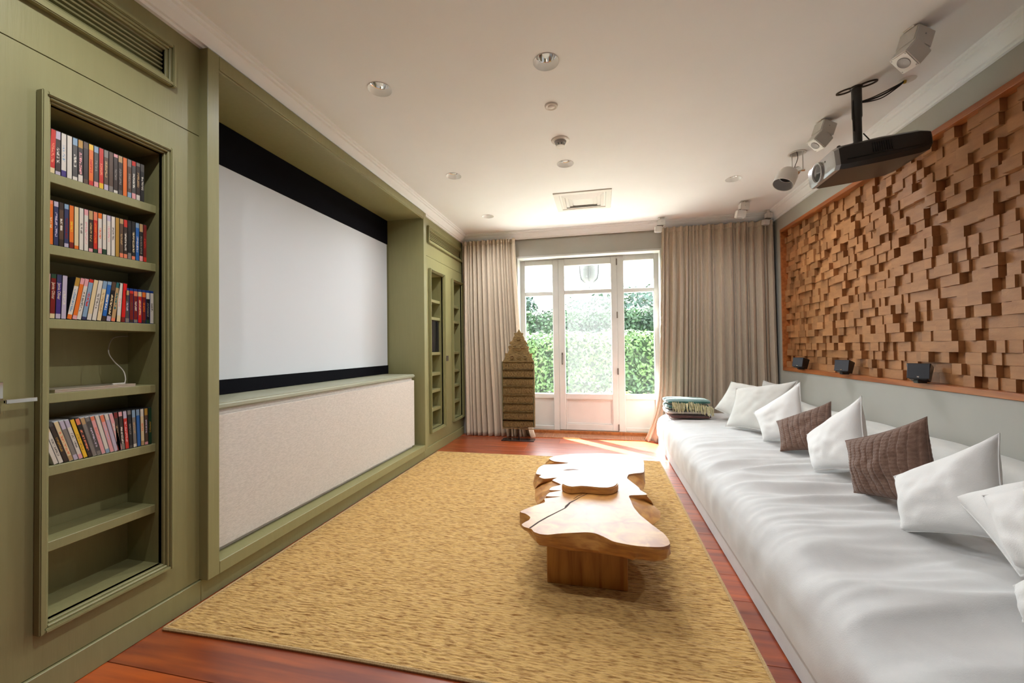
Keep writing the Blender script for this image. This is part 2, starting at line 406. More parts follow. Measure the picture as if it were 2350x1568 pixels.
m.box(XL, XL+.012, 1.045, 1.061, 1.195, 1.275); m.box(XL+.012, XL+.05, 1.047, 1.059, 1.197, 1.209); m.box(XL+.04, XL+.054, 1.047, 1.132, 1.195, 1.211)
tag(m.build('lever_handle', CHROME, near, bevel=.0015), 'polished chrome lever handle')
far = cupboard('shelf_cupboard', 4.706, 6.215, [(4.935, 5.372), (5.755, 6.165)], [2.05, 1.81, 1.33, 1.05, .82, .57], (4.865, 6.195), 'olive green built-in cupboard with two empty shelf niches beside the curtain')
for y in (5.487, 5.545):
    m = MB(); m.rframe(y-.021, y+.021, 1.195, 1.275, .006, XL, XL+.008); m.box(XL, XL+.003, y-.016, y+.016, 1.2, 1.27)
    tag(m.build('flush_pull', STEEL, far), 'brushed steel flush pull')

# screen surround
su = empty('screen_surround', (-2.3, 3.26, 0), 'olive green frame and recess built around the projection screen', 'surround')
FX = -2.12
for a, b in ((1.818, 1.888), (4.634, 4.705)):
    box('post', OLIVE, -2.70, FX, a, b, .121, 3.082, su, .003)
box('lintel', OLIVE, -2.70, FX, 1.888, 4.634, 3.004, 3.082, su, .003)
box('lintel_bead', OLIVE, FX-.02, FX-.006, 1.888, 4.634, 2.992, 3.004, su, .002)
box('bottom_rail', OLIVE, -2.30, FX, 1.888, 4.634, .121, .192, su, .003)
box('plinth', OLIVE, -2.3, XL+.012, 1.818, 4.705, 0, .119, su, .003)
box('recess_back', OLIVE, -2.72, -2.70, 1.80, 4.72, .1, 3.08, su)
box('ledge', pmat('ledge_paint', (.30, .30, .21), (.33, .33, .235), ns=5, rough=.4), -2.70, -2.213, 1.89, 4.56, 1.03, 1.072, su, .012, 3)
MB().box(-2.68, -2.207, 1.89, 4.545, .193, 1.029).build('cloth_panel', CLOTH, su, bevel=.03, seg=4)
scr = empty('projection_screen', (-2.61, 3.26, 1.08), 'white projection screen with black masking in the green recess', 'projection screen')
box('screen_fabric', SCREENW, -2.62, -2.612, 1.90, 4.612, 1.178, 2.70, scr)
box('upper_mask', BLACKM, -2.622, -2.608, 1.89, 4.624, 2.70, 3.0, scr)
box('lower_mask', BLACKM, -2.622, -2.608, 1.89, 4.624, 1.076, 1.178, scr)

# dark unit standing on a shelf of the far cupboard
m = empty('media_unit', (-2.33, 5.15, 1.33), 'tall black media box on a shelf of the far cupboard', 'media box')
box('casing', BLACK, -2.395, -2.235, 4.95, 5.36, 1.3302, 1.765, m, .006)
box('front_panel', plain('gloss_black', (.01, .01, .012), .1), -2.235, -2.23, 4.96, 5.35, 1.34, 1.755, m)

# ================================================================== DISC CASES AND LAPTOP
ORD = ['first', 'second', 'third', 'fourth', 'fifth', 'sixth', 'seventh', 'eighth', 'ninth', 'tenth', 'eleventh', 'twelfth', 'thirteenth',
       'fourteenth', 'fifteenth', 'sixteenth', 'seventeenth', 'eighteenth', 'nineteenth', 'twentieth', 'twenty-first', 'twenty-second', 'twenty-third', 'twenty-fourth']
PAL = {'white': (205, 196, 182), 'cream': (210, 188, 145), 'red': (190, 40, 25), 'brown': (84, 62, 46), 'dark brown': (52, 38, 30), 'black': (24, 22, 22),
       'grey': (120, 112, 104), 'dark grey': (70, 66, 62), 'blue': (30, 95, 165), 'dark blue': (48, 52, 86), 'light blue': (125, 150, 172), 'orange': (214, 105, 28),
       'yellow': (222, 176, 38), 'pink': (214, 150, 150), 'purple': (62, 44, 112), 'lilac': (178, 166, 182), 'teal': (30, 95, 95), 'green': (30, 62, 40),
       'dark red': (112, 22, 16), 'tan': (176, 142, 96), 'gold': (170, 128, 48), 'salmon': (218, 120, 84), 'bright red': (205, 14, 10)}
_sm = {}
def spine_mat(main, top, bot, txt, seed, t0=.2, t1=.75):
    key = (main, top, bot, txt, seed)
    m, t, b = newmat('spine_print'); N = t.nodes; L = t.links
    tc = N.new('ShaderNodeTexCoord'); sp = N.new('ShaderNodeSeparateXYZ'); L.new(tc.outputs['Generated'], sp.inputs[0])
    rp = N.new('ShaderNodeValToRGB'); cr = rp.color_ramp; cr.interpolation = 'LINEAR'
    r2 = random.Random(seed); tp = .78 + r2.random()*.14; bp_ = .06 + r2.random()*.1
    cr.elements[0].position = 0; cr.elements[0].color = (*srgb(*PAL[bot]), 1)
    cr.elements[1].position = bp_; cr.elements[1].color = (*srgb(*PAL[bot]), 1)
    for p_, c_ in ((bp_+.01, main), (tp, main), (tp+.01, top)):
        e = cr.elements.new(p_); e.color = (*srgb(*PAL[c_]), 1)
    L.new(sp.outputs['Z'], rp.inputs[0]); out = rp.outputs[0]
    if txt:
        mp = N.new('ShaderNodeMapping'); mp.inputs['Location'].default_value = (seed*3.1, seed*1.7, 0); mp.inputs['Scale'].default_value = (1, 2.2, 22)
        L.new(tc.outputs['Generated'], mp.inputs[0]); nz = N.new('ShaderNodeTexNoise'); nz.inputs['Scale'].default_value = 1.6; nz.inputs['Detail'].default_value = 1
        L.new(mp.outputs[0], nz.inputs['Vector'])
        g1 = N.new('ShaderNodeMath'); g1.operation = 'GREATER_THAN'; g1.inputs[1].default_value = .47; L.new(nz.outputs['Fac'], g1.inputs[0]); fac = g1.outputs[0]
        lo_, hi_ = .15+r2.random()*.25, .6+r2.random()*.15
        for ch, a_, c_ in (('Z', lo_, hi_), ('Y', .25, .75)):
            for op, v_ in (('GREATER_THAN', a_), ('LESS_THAN', c_)):
                q = N.new('ShaderNodeMath'); q.operation = op; q.inputs[1].default_value = v_; L.new(sp.outputs[ch], q.inputs[0])
                mu = N.new('ShaderNodeMath'); mu.operation = 'MULTIPLY'; L.new(fac, mu.inputs[0]); L.new(q.outputs[0], mu.inputs[1]); fac = mu.outputs[0]
        mx = N.new('ShaderNodeMix'); mx.data_type = 'RGBA'; L.new(fac, mx.inputs['Factor']); L.new(out, mx.inputs['A']); mx.inputs['B'].default_value = (*srgb(*PAL[txt]), 1); out = mx.outputs['Result']
    L.new(out, b.inputs['Base Color']); b.inputs['Roughness'].default_value = .3
    return m
CASEB = plain('dark_case_plastic', (.02, .02, .022), .3); CASEW = plain('clear_case_plastic', (.45, .45, .46), .25); CASEL = plain('blue_case_plastic', (.012, .04, .17), .25)
def lettering(txt, size, mat, parent, M):
    cu = bpy.data.curves.new('lettering', 'FONT'); cu.body = txt; cu.size = size; cu.align_x = 'CENTER'; cu.align_y = 'CENTER'; cu.extrude = .0002; cu.resolution_u = 2
    o = bpy.data.objects.new('lettering', cu); COL.objects.link(o)
    dg = bpy.context.evaluated_depsgraph_get(); me = bpy.data.meshes.new_from_object(o.evaluated_get(dg)); bpy.data.objects.remove(o)
    me.transform(M); me.materials.append(mat)
    o2 = bpy.data.objects.new('lettering', me); COL.objects.link(o2); setp(o2, parent); return o2
SPX = -2.226
def disc_case(y, z, th, h, lean, main, top, bot, txt, label, group, seed, shell, wd=.135, text=None):
    # y is the middle of the foot of the case, lean in degrees (positive: top tips away from the viewer)
    Mx = Matrix.Translation((SPX, y, z)) @ Matrix.Rotation(R(-lean), 4, 'X')
    root = MB().box(-wd, 0, -th/2, th/2, 0, h, None)
    o = root.build('disc_case', shell, bevel=.0012); o.matrix_basis = Mx
    tag(o, label, 'disc case', group)
    sp = MB().box(-.0004, .0006, -th/2+.0008, th/2-.0008, .003, h-(.012 if shell is CASEL else .003)).build('spine_insert', spine_mat(main, top, bot, txt, seed))
    sp.parent = o
    if text:
        Mt = Matrix.Translation((.0009, 0, h*.62)) @ Matrix(((0, 0, 1, 0), (0, 1, 0, 0), (-1, 0, 0, 0), (0, 0, 0, 1))) 
        lettering(text, th*.85, plain('title_print', srgb(225, 205, 175), .5), sp, Mx @ Mt)
    return o
rows = {
 'top': (2.13, 1.196, 1.574, .19, [
  ('white','cream','cream',None),('red','red','cream','salmon'),('dark brown','lilac','lilac','white'),('white','white','purple','light blue'),('white','white','white',None),
  ('dark grey','light blue','white','white'),('dark brown','gold','white','pink'),('dark brown','brown','brown',None),('orange','yellow','red','red'),('dark grey','light blue','pink','grey'),
  ('red','red','yellow','salmon'),('brown','grey','lilac','tan'),('brown','brown','grey',None),('dark brown','pink','white','grey'),('dark brown','tan','dark grey','grey'),
  ('orange','orange','orange',None),('brown','grey','light blue','grey'),('dark grey','red','pink','white'),('dark brown','grey','white','tan'),('black','dark grey','black','white')]),
 'second': (1.83, 1.196, 1.585, .19, [
  ('lilac','pink','grey',None),('orange','salmon','orange','cream'),('dark blue','lilac','dark blue','lilac'),('brown','dark brown','dark brown','white'),('dark blue','light blue','lilac','dark red'),
  ('orange','orange','dark red','yellow'),('cream','cream','orange',None),('white','white','white','grey'),('white','pink','white','pink'),('dark brown','tan','pink','tan'),
  ('red','salmon','green','orange'),('white','orange','pink','salmon'),('white','white','green','cream'),('white','lilac','white','pink'),('white','white','white','grey'),
  ('gold','gold','gold',None),('brown','tan','salmon','tan'),('dark brown','red','salmon','white'),('black','black','grey',None),('black','black','salmon','cream'),
  ('blue','light blue','blue','white'),('black','tan','pink','grey'),('dark red','dark red','red','red')]),
 'third': (1.522, 1.200, 1.618, .19, [
  ('pink','pink','lilac',None),('dark red','green','cream','TXT'),('purple','dark blue','lilac','TXT'),('lilac','lilac','lilac','white'),
  ('white','gold','orange','light blue'),('orange','pink','pink','orange'),('white','pink','white','grey'),('light blue','red','dark blue','red'),('cream','cream','white',None),('white','white','white','grey'),
  ('cream','light blue','cream','tan'),('blue','light blue','dark brown','white'),('black','brown','lilac','cream'),('tan','teal','salmon','teal'),('white','white','cream','pink'),('bright red','bright red','dark red','red'),
  ('dark grey','tan','grey','lilac'),('dark red','red','dark brown','brown'),('dark red','salmon','grey','white'),('red','cream','bright red','cream'),('dark red','orange','dark brown','orange'),('black','white','green','grey'),('white','white','white','dark grey')]),
 'fifth': (.914, 1.205, 1.607, .186, [
  ('white','white','white',None),('white','cream','white','grey'),('dark brown','dark grey','dark brown','gold'),('cream','cream','tan','salmon'),('grey','lilac','lilac',None),('white','lilac','pink','grey'),('yellow','yellow','yellow','gold'),
  ('black','salmon','dark brown','salmon'),('grey','tan','grey',None),('dark grey','grey','grey','lilac'),('pink','salmon','pink','salmon'),('white','white','light blue',None),('pink','salmon','pink','lilac'),('lilac','white','lilac',None),('pink','pink','pink','white'),
  ('dark brown','dark red','dark red','tan'),('dark brown','pink','grey','white'),('red','lilac','red','pink'),('black','grey','dark grey','grey'),('grey','light blue','white','tan'),('blue','light blue','blue',None),('cream','white','tan','salmon'),('brown','gold','pink','lilac'),('green','green','green','gold')])}
sd_ = 1
for shelf, (z, ya, yb_, h, items) in rows.items():
    n = len(items); step = (yb_-ya)/n; y = ya
    for i, (mn, tp, bt, tx) in enumerate(items):
        sd_ += 1; lean = 0; hh = h; shell = CASEB; th = step*.9; yc = ya + step*(i+.5); text = None
        if shelf == 'top' and i == 1: lean = 1.5
        if shelf == 'third':
            if i < 4: lean = 1.5
            elif i < 14: lean = 9.5 - (i-4)*.3
            elif i < 16: lean = 3
            else: hh, shell = .168, CASEL
            if 4 <= i < 14: yc -= (.004 if i > 5 else 0)
            if tx == 'TXT': text = 'Jamie Oliver'; tx = None
        if shelf == 'fifth':
            lean = max(-17, -17 + max(0, i-2)*.35) if i < 15 else -5 + (i-15)*.55
            yc = ya + .030 + step*.985*(i+.5) if i < 15 else ya + step*(i+.5)+.004
            th = step*.86 if i < 15 else step*.9; shell = CASEW if i in (0, 1, 3, 4, 5, 8, 9, 10, 11, 12, 13, 14) else CASEB
            if i < 2: hh = .15 if i == 0 else .165; 
        lab = f"{mn} disc case, {ORD[i]} from the left on the {shelf} shelf of the near cupboard"
        zz = z + .0004 + abs(math.sin(R(lean)))*th/2
        disc_case(yc, zz, th, hh, lean, mn, tp, bt, tx, lab, f'disc cases on the {shelf} shelf', sd_, shell, text=text)

lp = empty('laptop', (-2.3, 1.38, 1.213), 'slim closed silver laptop lying on a shelf between disc cases', 'laptop')
ALU = plain('champagne_aluminium', (.62, .55, .46), .3, .8)
box('base', ALU, -2.395, -2.218, 1.232, 1.535, 1.2136, 1.2215, lp, .003, 2)
box('lid', ALU, -2.395, -2.218, 1.232, 1.535, 1.2222, 1.2275, lp, .0025, 2)
cab = empty('charging_cable', (-2.3, 1.5, 1.228), 'thin white cable curving up from the laptop to the cupboard back', 'cable')
pts = [atX(*p, x) for p, x in (((258, 882), -2.235), ((286, 880), -2.245), ((288, 868), -2.25), ((282, 850), -2.27), ((262, 830), -2.29), ((250, 812), -2.31), ((250, 795), -2.33), ((258, 778), -2.36), ((272, 773), -2.385), ((293, 772), -2.40))]
def spline(pts, n=6):
    P_ = [pts[0]] + list(pts) + [pts[-1]]; out = []
    for i in range(1, len(P_)-2):
        for k in range(n):
            t = k/n; a, b, c, d = P_[i-1], P_[i], P_[i+1], P_[i+2]
            out.append(.5*((2*b) + (c-a)*t + (2*a-5*b+4*c-d)*t*t + (3*b-a-3*c+d)*t**3))
    return out + [pts[-1]]
CABW = plain('cable_white', (.50, .46, .40), .5)
MB().tube(spline(pts[1:]), .0022, 6).build('lead', CABW, cab, smooth=True)
MB().tube([pts[0], pts[1]], .0038, 8).build('plug', CABW, cab, smooth=True)

# ================================================================== WOOD BLOCK PANEL
pan = empty('wood_block_panel', (2.45, 4.0, PZ0), 'large wall panel of staggered brown wood blocks in a red wooden frame', 'wall panel')
ft = .042
for nm, a in (('frame_board', (PY0, PY1, PZ0, PZ0+ft)), ('frame_board', (PY0, PY1, PZ1-ft, PZ1)), ('frame_board', (PY1-.03, PY1, PZ0+ft, PZ1-ft)), ('frame_board', (PY0, PY0+.03, PZ0+ft, PZ1-ft))):
    box(nm, FRAMEW, 2.362, 2.488, a[0], a[1], a[2], a[3], pan, .002)
box('back_board', BACKW, 2.478, 2.489, PY0+.03, PY1-.03, PZ0+ft, PZ1-ft, pan)
by0, by1, bz0, bz1 = PY0+.032, PY1-.032, PZ0+ft+.001, PZ1-ft-.001
SPKY = [atX(u_, v_, 2.335).y for u_, v_ in ((1838, 850), (1938, 862), (2112, 878))]
NR = 23; rh = (bz1-bz0)/NR; blocks = []
br = random.Random(11)
for r_ in range(NR):
    y = by1; lastd = -1
    while y > by0 + .02:
        wdt = br.choice((.055, .066, .076, .086, .096, .106, .12, .14, .155)); y1_ = max(by0, y-wdt)
        d = br.choice((0, .012, .02, .03, .04, .05, .058))
        while abs(d-lastd) < .006: d = br.choice((0, .012, .02, .03, .04, .05, .058))
        lastd = d
        if r_ < 2 and any(abs(y-wdt/2-q_) < .17 for q_ in SPKY): d = 0
        blocks.append((y1_, y, bz0+r_*rh, bz0+(r_+1)*rh, 2.455-d))
        y = y1_
cube = bpy.data.meshes.new('wood_block')
q = MB().box(-.5, .5, -.5, .5, -.5, .5); cube.from_pydata([tuple(p) for p in q.v], [], q.f); cube.materials.append(BLOCKW)
def in_view(b):
    c = CM @ np.array([b[4], (b[0]+b[1])/2, (b[2]+b[3])/2-CAM_H]); u = 1175+FPX*c[0]/c[2]; v = 784+FPX*c[1]/c[2]
    return (u < 2352 and v > -5), (b[1]-b[0])*(b[3]-b[2])/(c[2]**2)
order = sorted(range(len(blocks)), key=lambda i: -(in_view(blocks[i])[1] if in_view(blocks[i])[0] else 0))
bigs = set(order[:300]); rest = MB()
for i, (a, b, c, d, xf) in enumerate(blocks):
    g_ = .0006
    if i in bigs:
        o = bpy.data.objects.new('wood_block', cube); COL.objects.link(o); o.parent = pan
        o.matrix_parent_inverse = Matrix.Translation(pan.location).inverted()
        o.location = ((xf+2.478)/2, (a+b)/2, (c+d)/2); o.scale = (2.478-xf, b-a-2*g_, d-c-2*g_)
    else: rest.box(xf, 2.478, a+g_, b-g_, c+g_, d-g_)
rest.build('wood_blocks', BLOCKW, pan)['kind'] = 'stuff'

# satellite speakers resting in the frame of the block panel
SPKB = plain('satin_black_plastic', (.014, .014, .017), .28); GRIL = plain('speaker_grille_black', (.03, .034, .045), .45)
def sat(px, yaw, size, lab):
    p = atX(*px, 2.335); s = size
    t = empty('surround_speaker', (p.x, p.y, PZ0+ft), lab, 'speaker', 'small black speakers along the block panel frame')
    M = rot_at((p.x, p.y, PZ0+ft+.012+s*.55), -14, 0, yaw)
    MB().prism([(-s*.42, -s*.5), (s*.42, -s*.5), (s*.55, s*.5), (-s*.55, s*.5)], -s*.5, s*.5, 'y', M).build('cabinet', SPKB, t, bevel=.004)
    MB().box(-s*.5, s*.5, -s*.53, -s*.5, -s*.46, s*.46, M).build('grille', GRIL, t, bevel=.003)
    MB().box(-.006, .006, -s*.545, -s*.53, -s*.40, -s*.33, M).build('badge', CHROME, t)
    MB().box(p.x-.03, p.x+.03, p.y-.025, p.y+.025, PZ0+ft, PZ0+ft+.03).build('foot', SPKB, t, bevel=.004)
sat((1838, 850), -55, .115, 'small black speaker at the far end of the wood block panel')
sat((1938, 862), -48, .115, 'small black speaker in the middle of the block panel frame, above a brown cushion')
sat((2112, 878), -42, .12, 'small black speaker nearest the viewer on the block panel frame')

# ================================================================== RUG
rug = empty('rug', (-.74, 3.3, 0), 'large straw coloured woven rug under the slab table', 'rug')
RX0, RX1, RY0, RY1 = -2.135, .667, 1.60, 5.05
ny, nx = 1060, 230
ys_ = np.linspace(0, 1, ny+1); xs_ = np.linspace(0, 1, nx+1)
rs = np.random.RandomState(5)
XX, YY = np.meshgrid(xs_, ys_)
def smooth_noise(shape, cy, cx):
    a = rs.rand(cy+2, cx+2); yi = np.linspace(0, cy, shape[0]); xi = np.linspace(0, cx, shape[1])
    y0 = yi.astype(int); x0 = xi.astype(int); fy = (yi-y0)[:, None]; fx = (xi-x0)[None, :]
    return (a[y0][:, x0]*(1-fy)*(1-fx) + a[y0+1][:, x0]*fy*(1-fx) + a[y0][:, x0+1]*(1-fy)*fx + a[y0+1][:, x0+1]*fy*fx)
wob = (smooth_noise(XX.shape, 60, 26)-.5)*1.6 + (smooth_noise(XX.shape, 150, 70)-.5)*.9
cord = np.abs(np.sin(math.pi*(YY*200 + wob)))**.6
zz = .006 + .0075*cord*(.45+.9*smooth_noise(XX.shape, 250, 60)) + .002*(smooth_noise(XX.shape, 500, 200))
edge = np.minimum(np.minimum(XX, 1-XX)*nx, np.minimum(YY, 1-YY)*ny/5)
zz = np.where(edge < .5, .0006, zz)
xw = RX0 + (RX1-RX0)*XX + np.where((XX == 0) | (XX == 1), .004*(smooth_noise(XX.shape, 300, 3)-.5), 0); yw = RY0 + (RY1-RY0)*YY
yw = yw + np.where(YY < .02, -.035*XX*(1-XX)*4*0 + .006*np.sin(XX*9), 0) + (.012*(1-YY)**8)*np.sin(XX*5)
me = bpy.data.meshes.new('pile'); nv = (ny+1)*(nx+1)
me.vertices.add(nv); me.vertices.foreach_set('co', np.stack([xw, yw, zz], -1).astype(np.float32).ravel())
ii, jj = np.meshgrid(np.arange(nx), np.arange(ny)); b0 = (jj*(nx+1)+ii).ravel()
qd = np.stack([b0, b0+1, b0+nx+2, b0+nx+1], -1).astype(np.int32).ravel(); nf = nx*ny
me.loops.add(nf*4); me.loops.foreach_set('vertex_index', qd)
me.polygons.add(nf); me.polygons.foreach_set('loop_start', np.arange(nf, dtype=np.int32)*4); me.polygons.foreach_set('loop_total', np.full(nf, 4, np.int32))
me.update(); me.validate(); me.shade_smooth()
RUGM = pmat('straw_weave', (.28, .12, .018), (.68, .425, .14), (1.2, 9, 1), 16, 6, rough=.8, bump=.45, bns=60, bscale=(1, 6, 1), sheen=.15, lo=.30, hi=.56)
me.materials.append(RUGM)
pl = bpy.data.objects.new('pile', me); COL.objects.link(pl); setp(pl, rug); pl['kind'] = 'stuff'
m = MB(); hem = []
for k in range(4):
    pts = []
    for i in range(60):
        t = i/59
        if k == 0: pts.append((RX0+(RX1-RX0)*t, RY0+.012*math.sin(t*5), .007))
        elif k == 1: pts.append((RX0+(RX1-RX0)*t, RY1, .007))
        elif k == 2: pts.append((RX0, RY0+(RY1-RY0)*t, .007))
        else: pts.append((RX1, RY0+.012*math.sin(5)*(1-t)**8+(RY1-RY0)*t, .007))
    m.tube(pts, .0085, 6)
m.build('hem', pmat('straw_hem', (.42, .26, .10), (.60, .42, .21), (20, 20, 1), 12, 3, rough=.85, bump=.4, bns=90), rug, smooth=True)

# ================================================================== SLAB TABLE
TZ = .40
tbl = empty('slab_table', (-.08, 3.0, .012), 'low live-edge teak slab coffee table on wooden blocks', 'coffee table')
zs = 3.919
def tpx(p, z): return atZ(1160+p[0]/zs, 1000+p[1]/zs, z)
topo = [(130,685),(180,703),(222,732),(214,758),(168,782),(146,800),(166,820),(205,832),(236,842),(256,866),(310,885),(380,892),(470,882),(560,876),(650,872),(740,870),(810,880),(880,908),(960,948),(1030,966),(1130,985),(1230,997),(1340,1003),(1420,1000),(1465,986),(1479,970),(1467,935),(1430,885),(1370,840),(1310,795),(1266,759),
 (1205,708),(1152,642),(1124,578),(1112,540),(1185,535),(1272,531),(1255,513),(1212,490),(1198,466),(1142,422),(1095,384),(1108,350),(1165,340),(1242,330),(1246,285),(1245,240),(1230,207),(1170,182),(1050,167),(850,160),(600,165),(450,182),(392,206),
 (440,232),(570,246),(480,256),(350,262),(302,285),(281,318),(277,345),(322,354),(302,370),(350,388),(462,378),(420,402),(500,440),(420,462),(395,490),(505,493),(400,512),(366,545),(498,549),(400,560),(350,567),(355,598),(282,624),(200,652)]
outp = [(128,690,.33),(128,800,.33),(152,862,.31),(235,885,.30),(230,950,.30),(282,1003,.30),(400,1018,.30),(540,1050,.30),(720,1065,.30),(900,1088,.30),(1100,1118,.30),(1165,1155,.295),(1210,1135,.30),(1225,1100,.30),(1300,1112,.30),(1375,1165,.295),(1450,1150,.30),(1492,1085,.31),(1494,985,.36),
 (1440,880,.38),(1266,762,.37),(1375,735,.35),(1406,680,.35),(1382,612,.36),(1290,540,.37),(1215,480,.37),(1246,440,.35),(1258,395,.35),(1252,330,.37),(1252,240,.37),(1232,203,.38),(1170,178,.38),(850,156,.38),(450,178,.38),(385,206,.37),(290,268,.36),(262,330,.35),(248,400,.35),(266,462,.35),(264,540,.35),(292,585,.36),(252,626,.37)]
top3 = [tpx(p, TZ) for p in topo]; out3 = [tpx(p, p[2]) for p in outp]
def subdiv(ps, n=2):   # rounded closed outline
    L_ = len(ps); o = []
    for i in range(L_):
        a, b, c, d = ps[i-1], ps[i], ps[(i+1) % L_], ps[(i+2) % L_]
        for k in range(n):
            t = k/n; cr_ = .5*((2*b)+(c-a)*t+(2*a-5*b+4*c-d)*t*t+(3*b-a-3*c+d)*t**3); o.append(cr_*.6+(b*(1-t)+c*t)*.4)
    return o
top3 = subdiv(top3, 3)
def near_pt(p, poly):
    best = None
    for i in range(len(poly)):
        a, b = poly[i], poly[(i+1) % len(poly)]; ab = Vector((b.x-a.x, b.y-a.y)); ap = Vector((p.x-a.x, p.y-a.y))
        t = max(0, min(1, ap.dot(ab)/max(1e-9, ab.length_squared))); q_ = Vector((a.x, a.y)) + ab*t; d = (q_-Vector((p.x, p.y))).length
        if best is None or d < best[0]: best = (d, q_)
    return best[1]
cen = Vector((-.08, 3.0))
n = len(top3); rings = []
rings.append([Vector((p.x, p.y, TZ)) for p in top3])
mid = [near_pt(p, out3) for p in top3]
rings.append([Vector((p.x + (p.x-cen.x)*.004, p.y+(p.y-cen.y)*.003, TZ-.012)) for p in top3])
rings.append([Vector((p.x*.35+q_.x*.65, p.y*.35+q_.y*.65, TZ-.045)) for p, q_ in zip(top3, mid)])
rings.append([Vector((q_.x, q_.y, TZ-.075)) for q_ in mid])
rings.append([Vector((cen.x+(q_.x-cen.x)*.955, cen.y+(q_.y-cen.y)*.97, TZ-.102)) for q_ in mid])
m = MB(); vs = [p for r_ in rings for p in r_]; fs = []
for k in range(len(rings)-1):
    for i in range(n): fs.append([k*n+i, k*n+(i+1) % n, (k+1)*n+(i+1) % n, (k+1)*n+i])
for t in tessellate_polygon([[Vector((p.x, p.y, 0)) for p in rings[0]]]): fs.append(list(t))
for t in tessellate_polygon([[Vector((p.x, p.y, 0)) for p in rings[-1]]]): fs.append([(len(rings)-1)*n+i for i in t])
m.add(vs, fs); slab = m.build('slab', TABLEW, tbl, smooth=50)
# drying crack and knot holes as inlaid dark hollows
HOL = plain('dark_wood_hollow', (.035, .012, .006), .8)
def strip(px, wid, nm, mat):
    ps = [tpx(p, TZ+.0006) for p in px]; m = MB(); L_ = []; R_ = []
    for i, p in enumerate(ps):
        t = (ps[min(i+1, len(ps)-1)]-ps[max(0, i-1)]).normalized(); s_ = Vector((-t.y, t.x, 0)); w_ = wid[i]
        L_.append(p+s_*w_); R_.append(p-s_*w_)
    poly = L_ + R_[::-1]; m.prism([(p.x, p.y) for p in poly], TZ-.004, TZ+.0006); return m.build(nm, mat, slab)
strip([(218,832),(300,775),(380,730),(460,690),(535,652),(548,635),(580,603),(640,572),(662,558),(745,518)], [.005,.005,.005,.004,.004,.008,.005,.003,.003,.002], 'crack', HOL)
strip([(610,572),(650,545),(690,530)], [.001,.003,.001], 'crack', HOL)
strip([(522,312),(560,308),(610,304),(662,308)], [.002,.016,.014,.001], 'knot_hole', pmat('knot_wood', (.16,.05,.015), (.24,.08,.025), ns=30, rough=.6))
MB().box(-.322, .132, 2.346, 2.80, .012, TZ-.10).build('block_leg', TABLEB, tbl, bevel=.004)
MB().box(-.30, .12, 3.15, 3.52, .012, TZ-.10).build('block_leg', TABLEB, tbl, bevel=.004)
# separate small slab lying on the table
bp_ = [(505,432),(520,440),(545,452),(600,462),(680,455),(760,460),(840,468),(920,470),(970,460),(1000,445),(1014,425),(1005,405),(1000,385),(985,365),(940,345),(860,325),(780,312),(700,312),(640,322),(600,335),(582,352),(560,380),(530,405)]
BT = TZ+.05
bd = [tpx(p, BT) for p in bp_]; bd = subdiv(bd, 2)
pts0 = [(p.x, p.y) for p in bd]
sb = MB().prism(pts0, TZ+.0008, BT).build('serving_slab', TABLEW, None, bevel=.006, seg=2, smooth=40)
tag(sb, 'small wavy-edged wooden slab lying on the teak table', 'wooden slab')

# ================================================================== DAYBED
bed = empty('daybed', (1.57, 3.2, 0), 'long low white linen daybed along the right wall', 'daybed')
BY0, BY1 = -.9, 5.96
MB().box(.775, 2.36, BY0+.01, BY1-.01, 0, .22).build('base', LINEN, bed, bevel=.012, seg=2)
profb = [(.762, .135), (.757, .19), (.755, .25), (.757, .31), (.764, .345), (.782, .382), (.815, .412), (.86, .432), (.92, .444), (1.0, .452)]
def bedpt(u, v):
    # u across 0..1, v along 0..1
    k = u*64
    if k <= 20:
        j = k/20*(len(profb)-1); a = int(min(j, len(profb)-2)); t = j-a
        x = profb[a][0]*(1-t)+profb[a+1][0]*t; z = profb[a][1]*(1-t)+profb[a+1][1]*t
    else:
        x = 1.0+(k-20)/44*1.082; z = .452 + .012*math.sin((x-1)/1.1*math.pi)
    y = BY0+(BY1-BY0)*v
    top = min(1, max(0, (z-.36)/.08))
    a = noise.noise(Vector((x*.9+y*.25, y*4.2-x*1.1, 1.3))); a2 = noise.noise(Vector((x*1.5, y*9.5-x*2.2, 7.7))); a3 = noise.noise(Vector((x*3, y*3, 4.1)))
    near = 1 if y < 3.4 else max(.25, 1-(y-3.4)/1.6)
    z += top*near*(.038*(1-abs(a)*2.2) - .016 + .014*(1-2*abs(a2)) + .012*a3)
    if k < 20: x += .012*noise.noise(Vector((z*6, y*7, 2.2)))*min(1, max(0, (z-.13)/.1)) + .006*noise.noise(Vector((z*4, y*24, 5.2)))*top
    e = min(v, 1-v)*(BY1-BY0)
    if e < .09:
        q_ = math.sqrt(max(0, 1-((.09-e)/.09)**2)); z = .135+(z-.135)*(.55+.45*q_)
    return (x, y, z)
mt = MB().grid(bedpt, 64, 460)
mt.box(.80, 2.07, BY0+.03, BY1-.03, .14, .20)
mt.build('mattress_cover', LINEN, bed, smooth=60, recalc=True)
def bolpt(u, v):
    a = u*2*math.pi; y = BY0+.03+(BY1-.06-BY0)*v
    ca, sa = math.cos(a), math.sin(a); p = .5
    x = 2.227 + .132*math.copysign(abs(ca)**p, ca); z = .435 + .275*math.copysign(abs(sa)**p, sa)
    nz = noise.noise(Vector((x*4, y*3, z*4))); z += .018*nz; x += .010*noise.noise(Vector((x*6, y*6, z*5+3)))
    e = min(v, 1-v)*(BY1-BY0)
    if e < .08: q_ = max(.3, math.sqrt(max(0, 1-((.08-e)/.08)**2))); x = 2.22+(x-2.22)*q_; z = .435+(z-.435)*q_
    return (min(x, 2.365), y, max(z, .151))
bo = MB().grid(bolpt, 28, 150, cu=True).build('bolster', LINEN2, None, smooth=60)
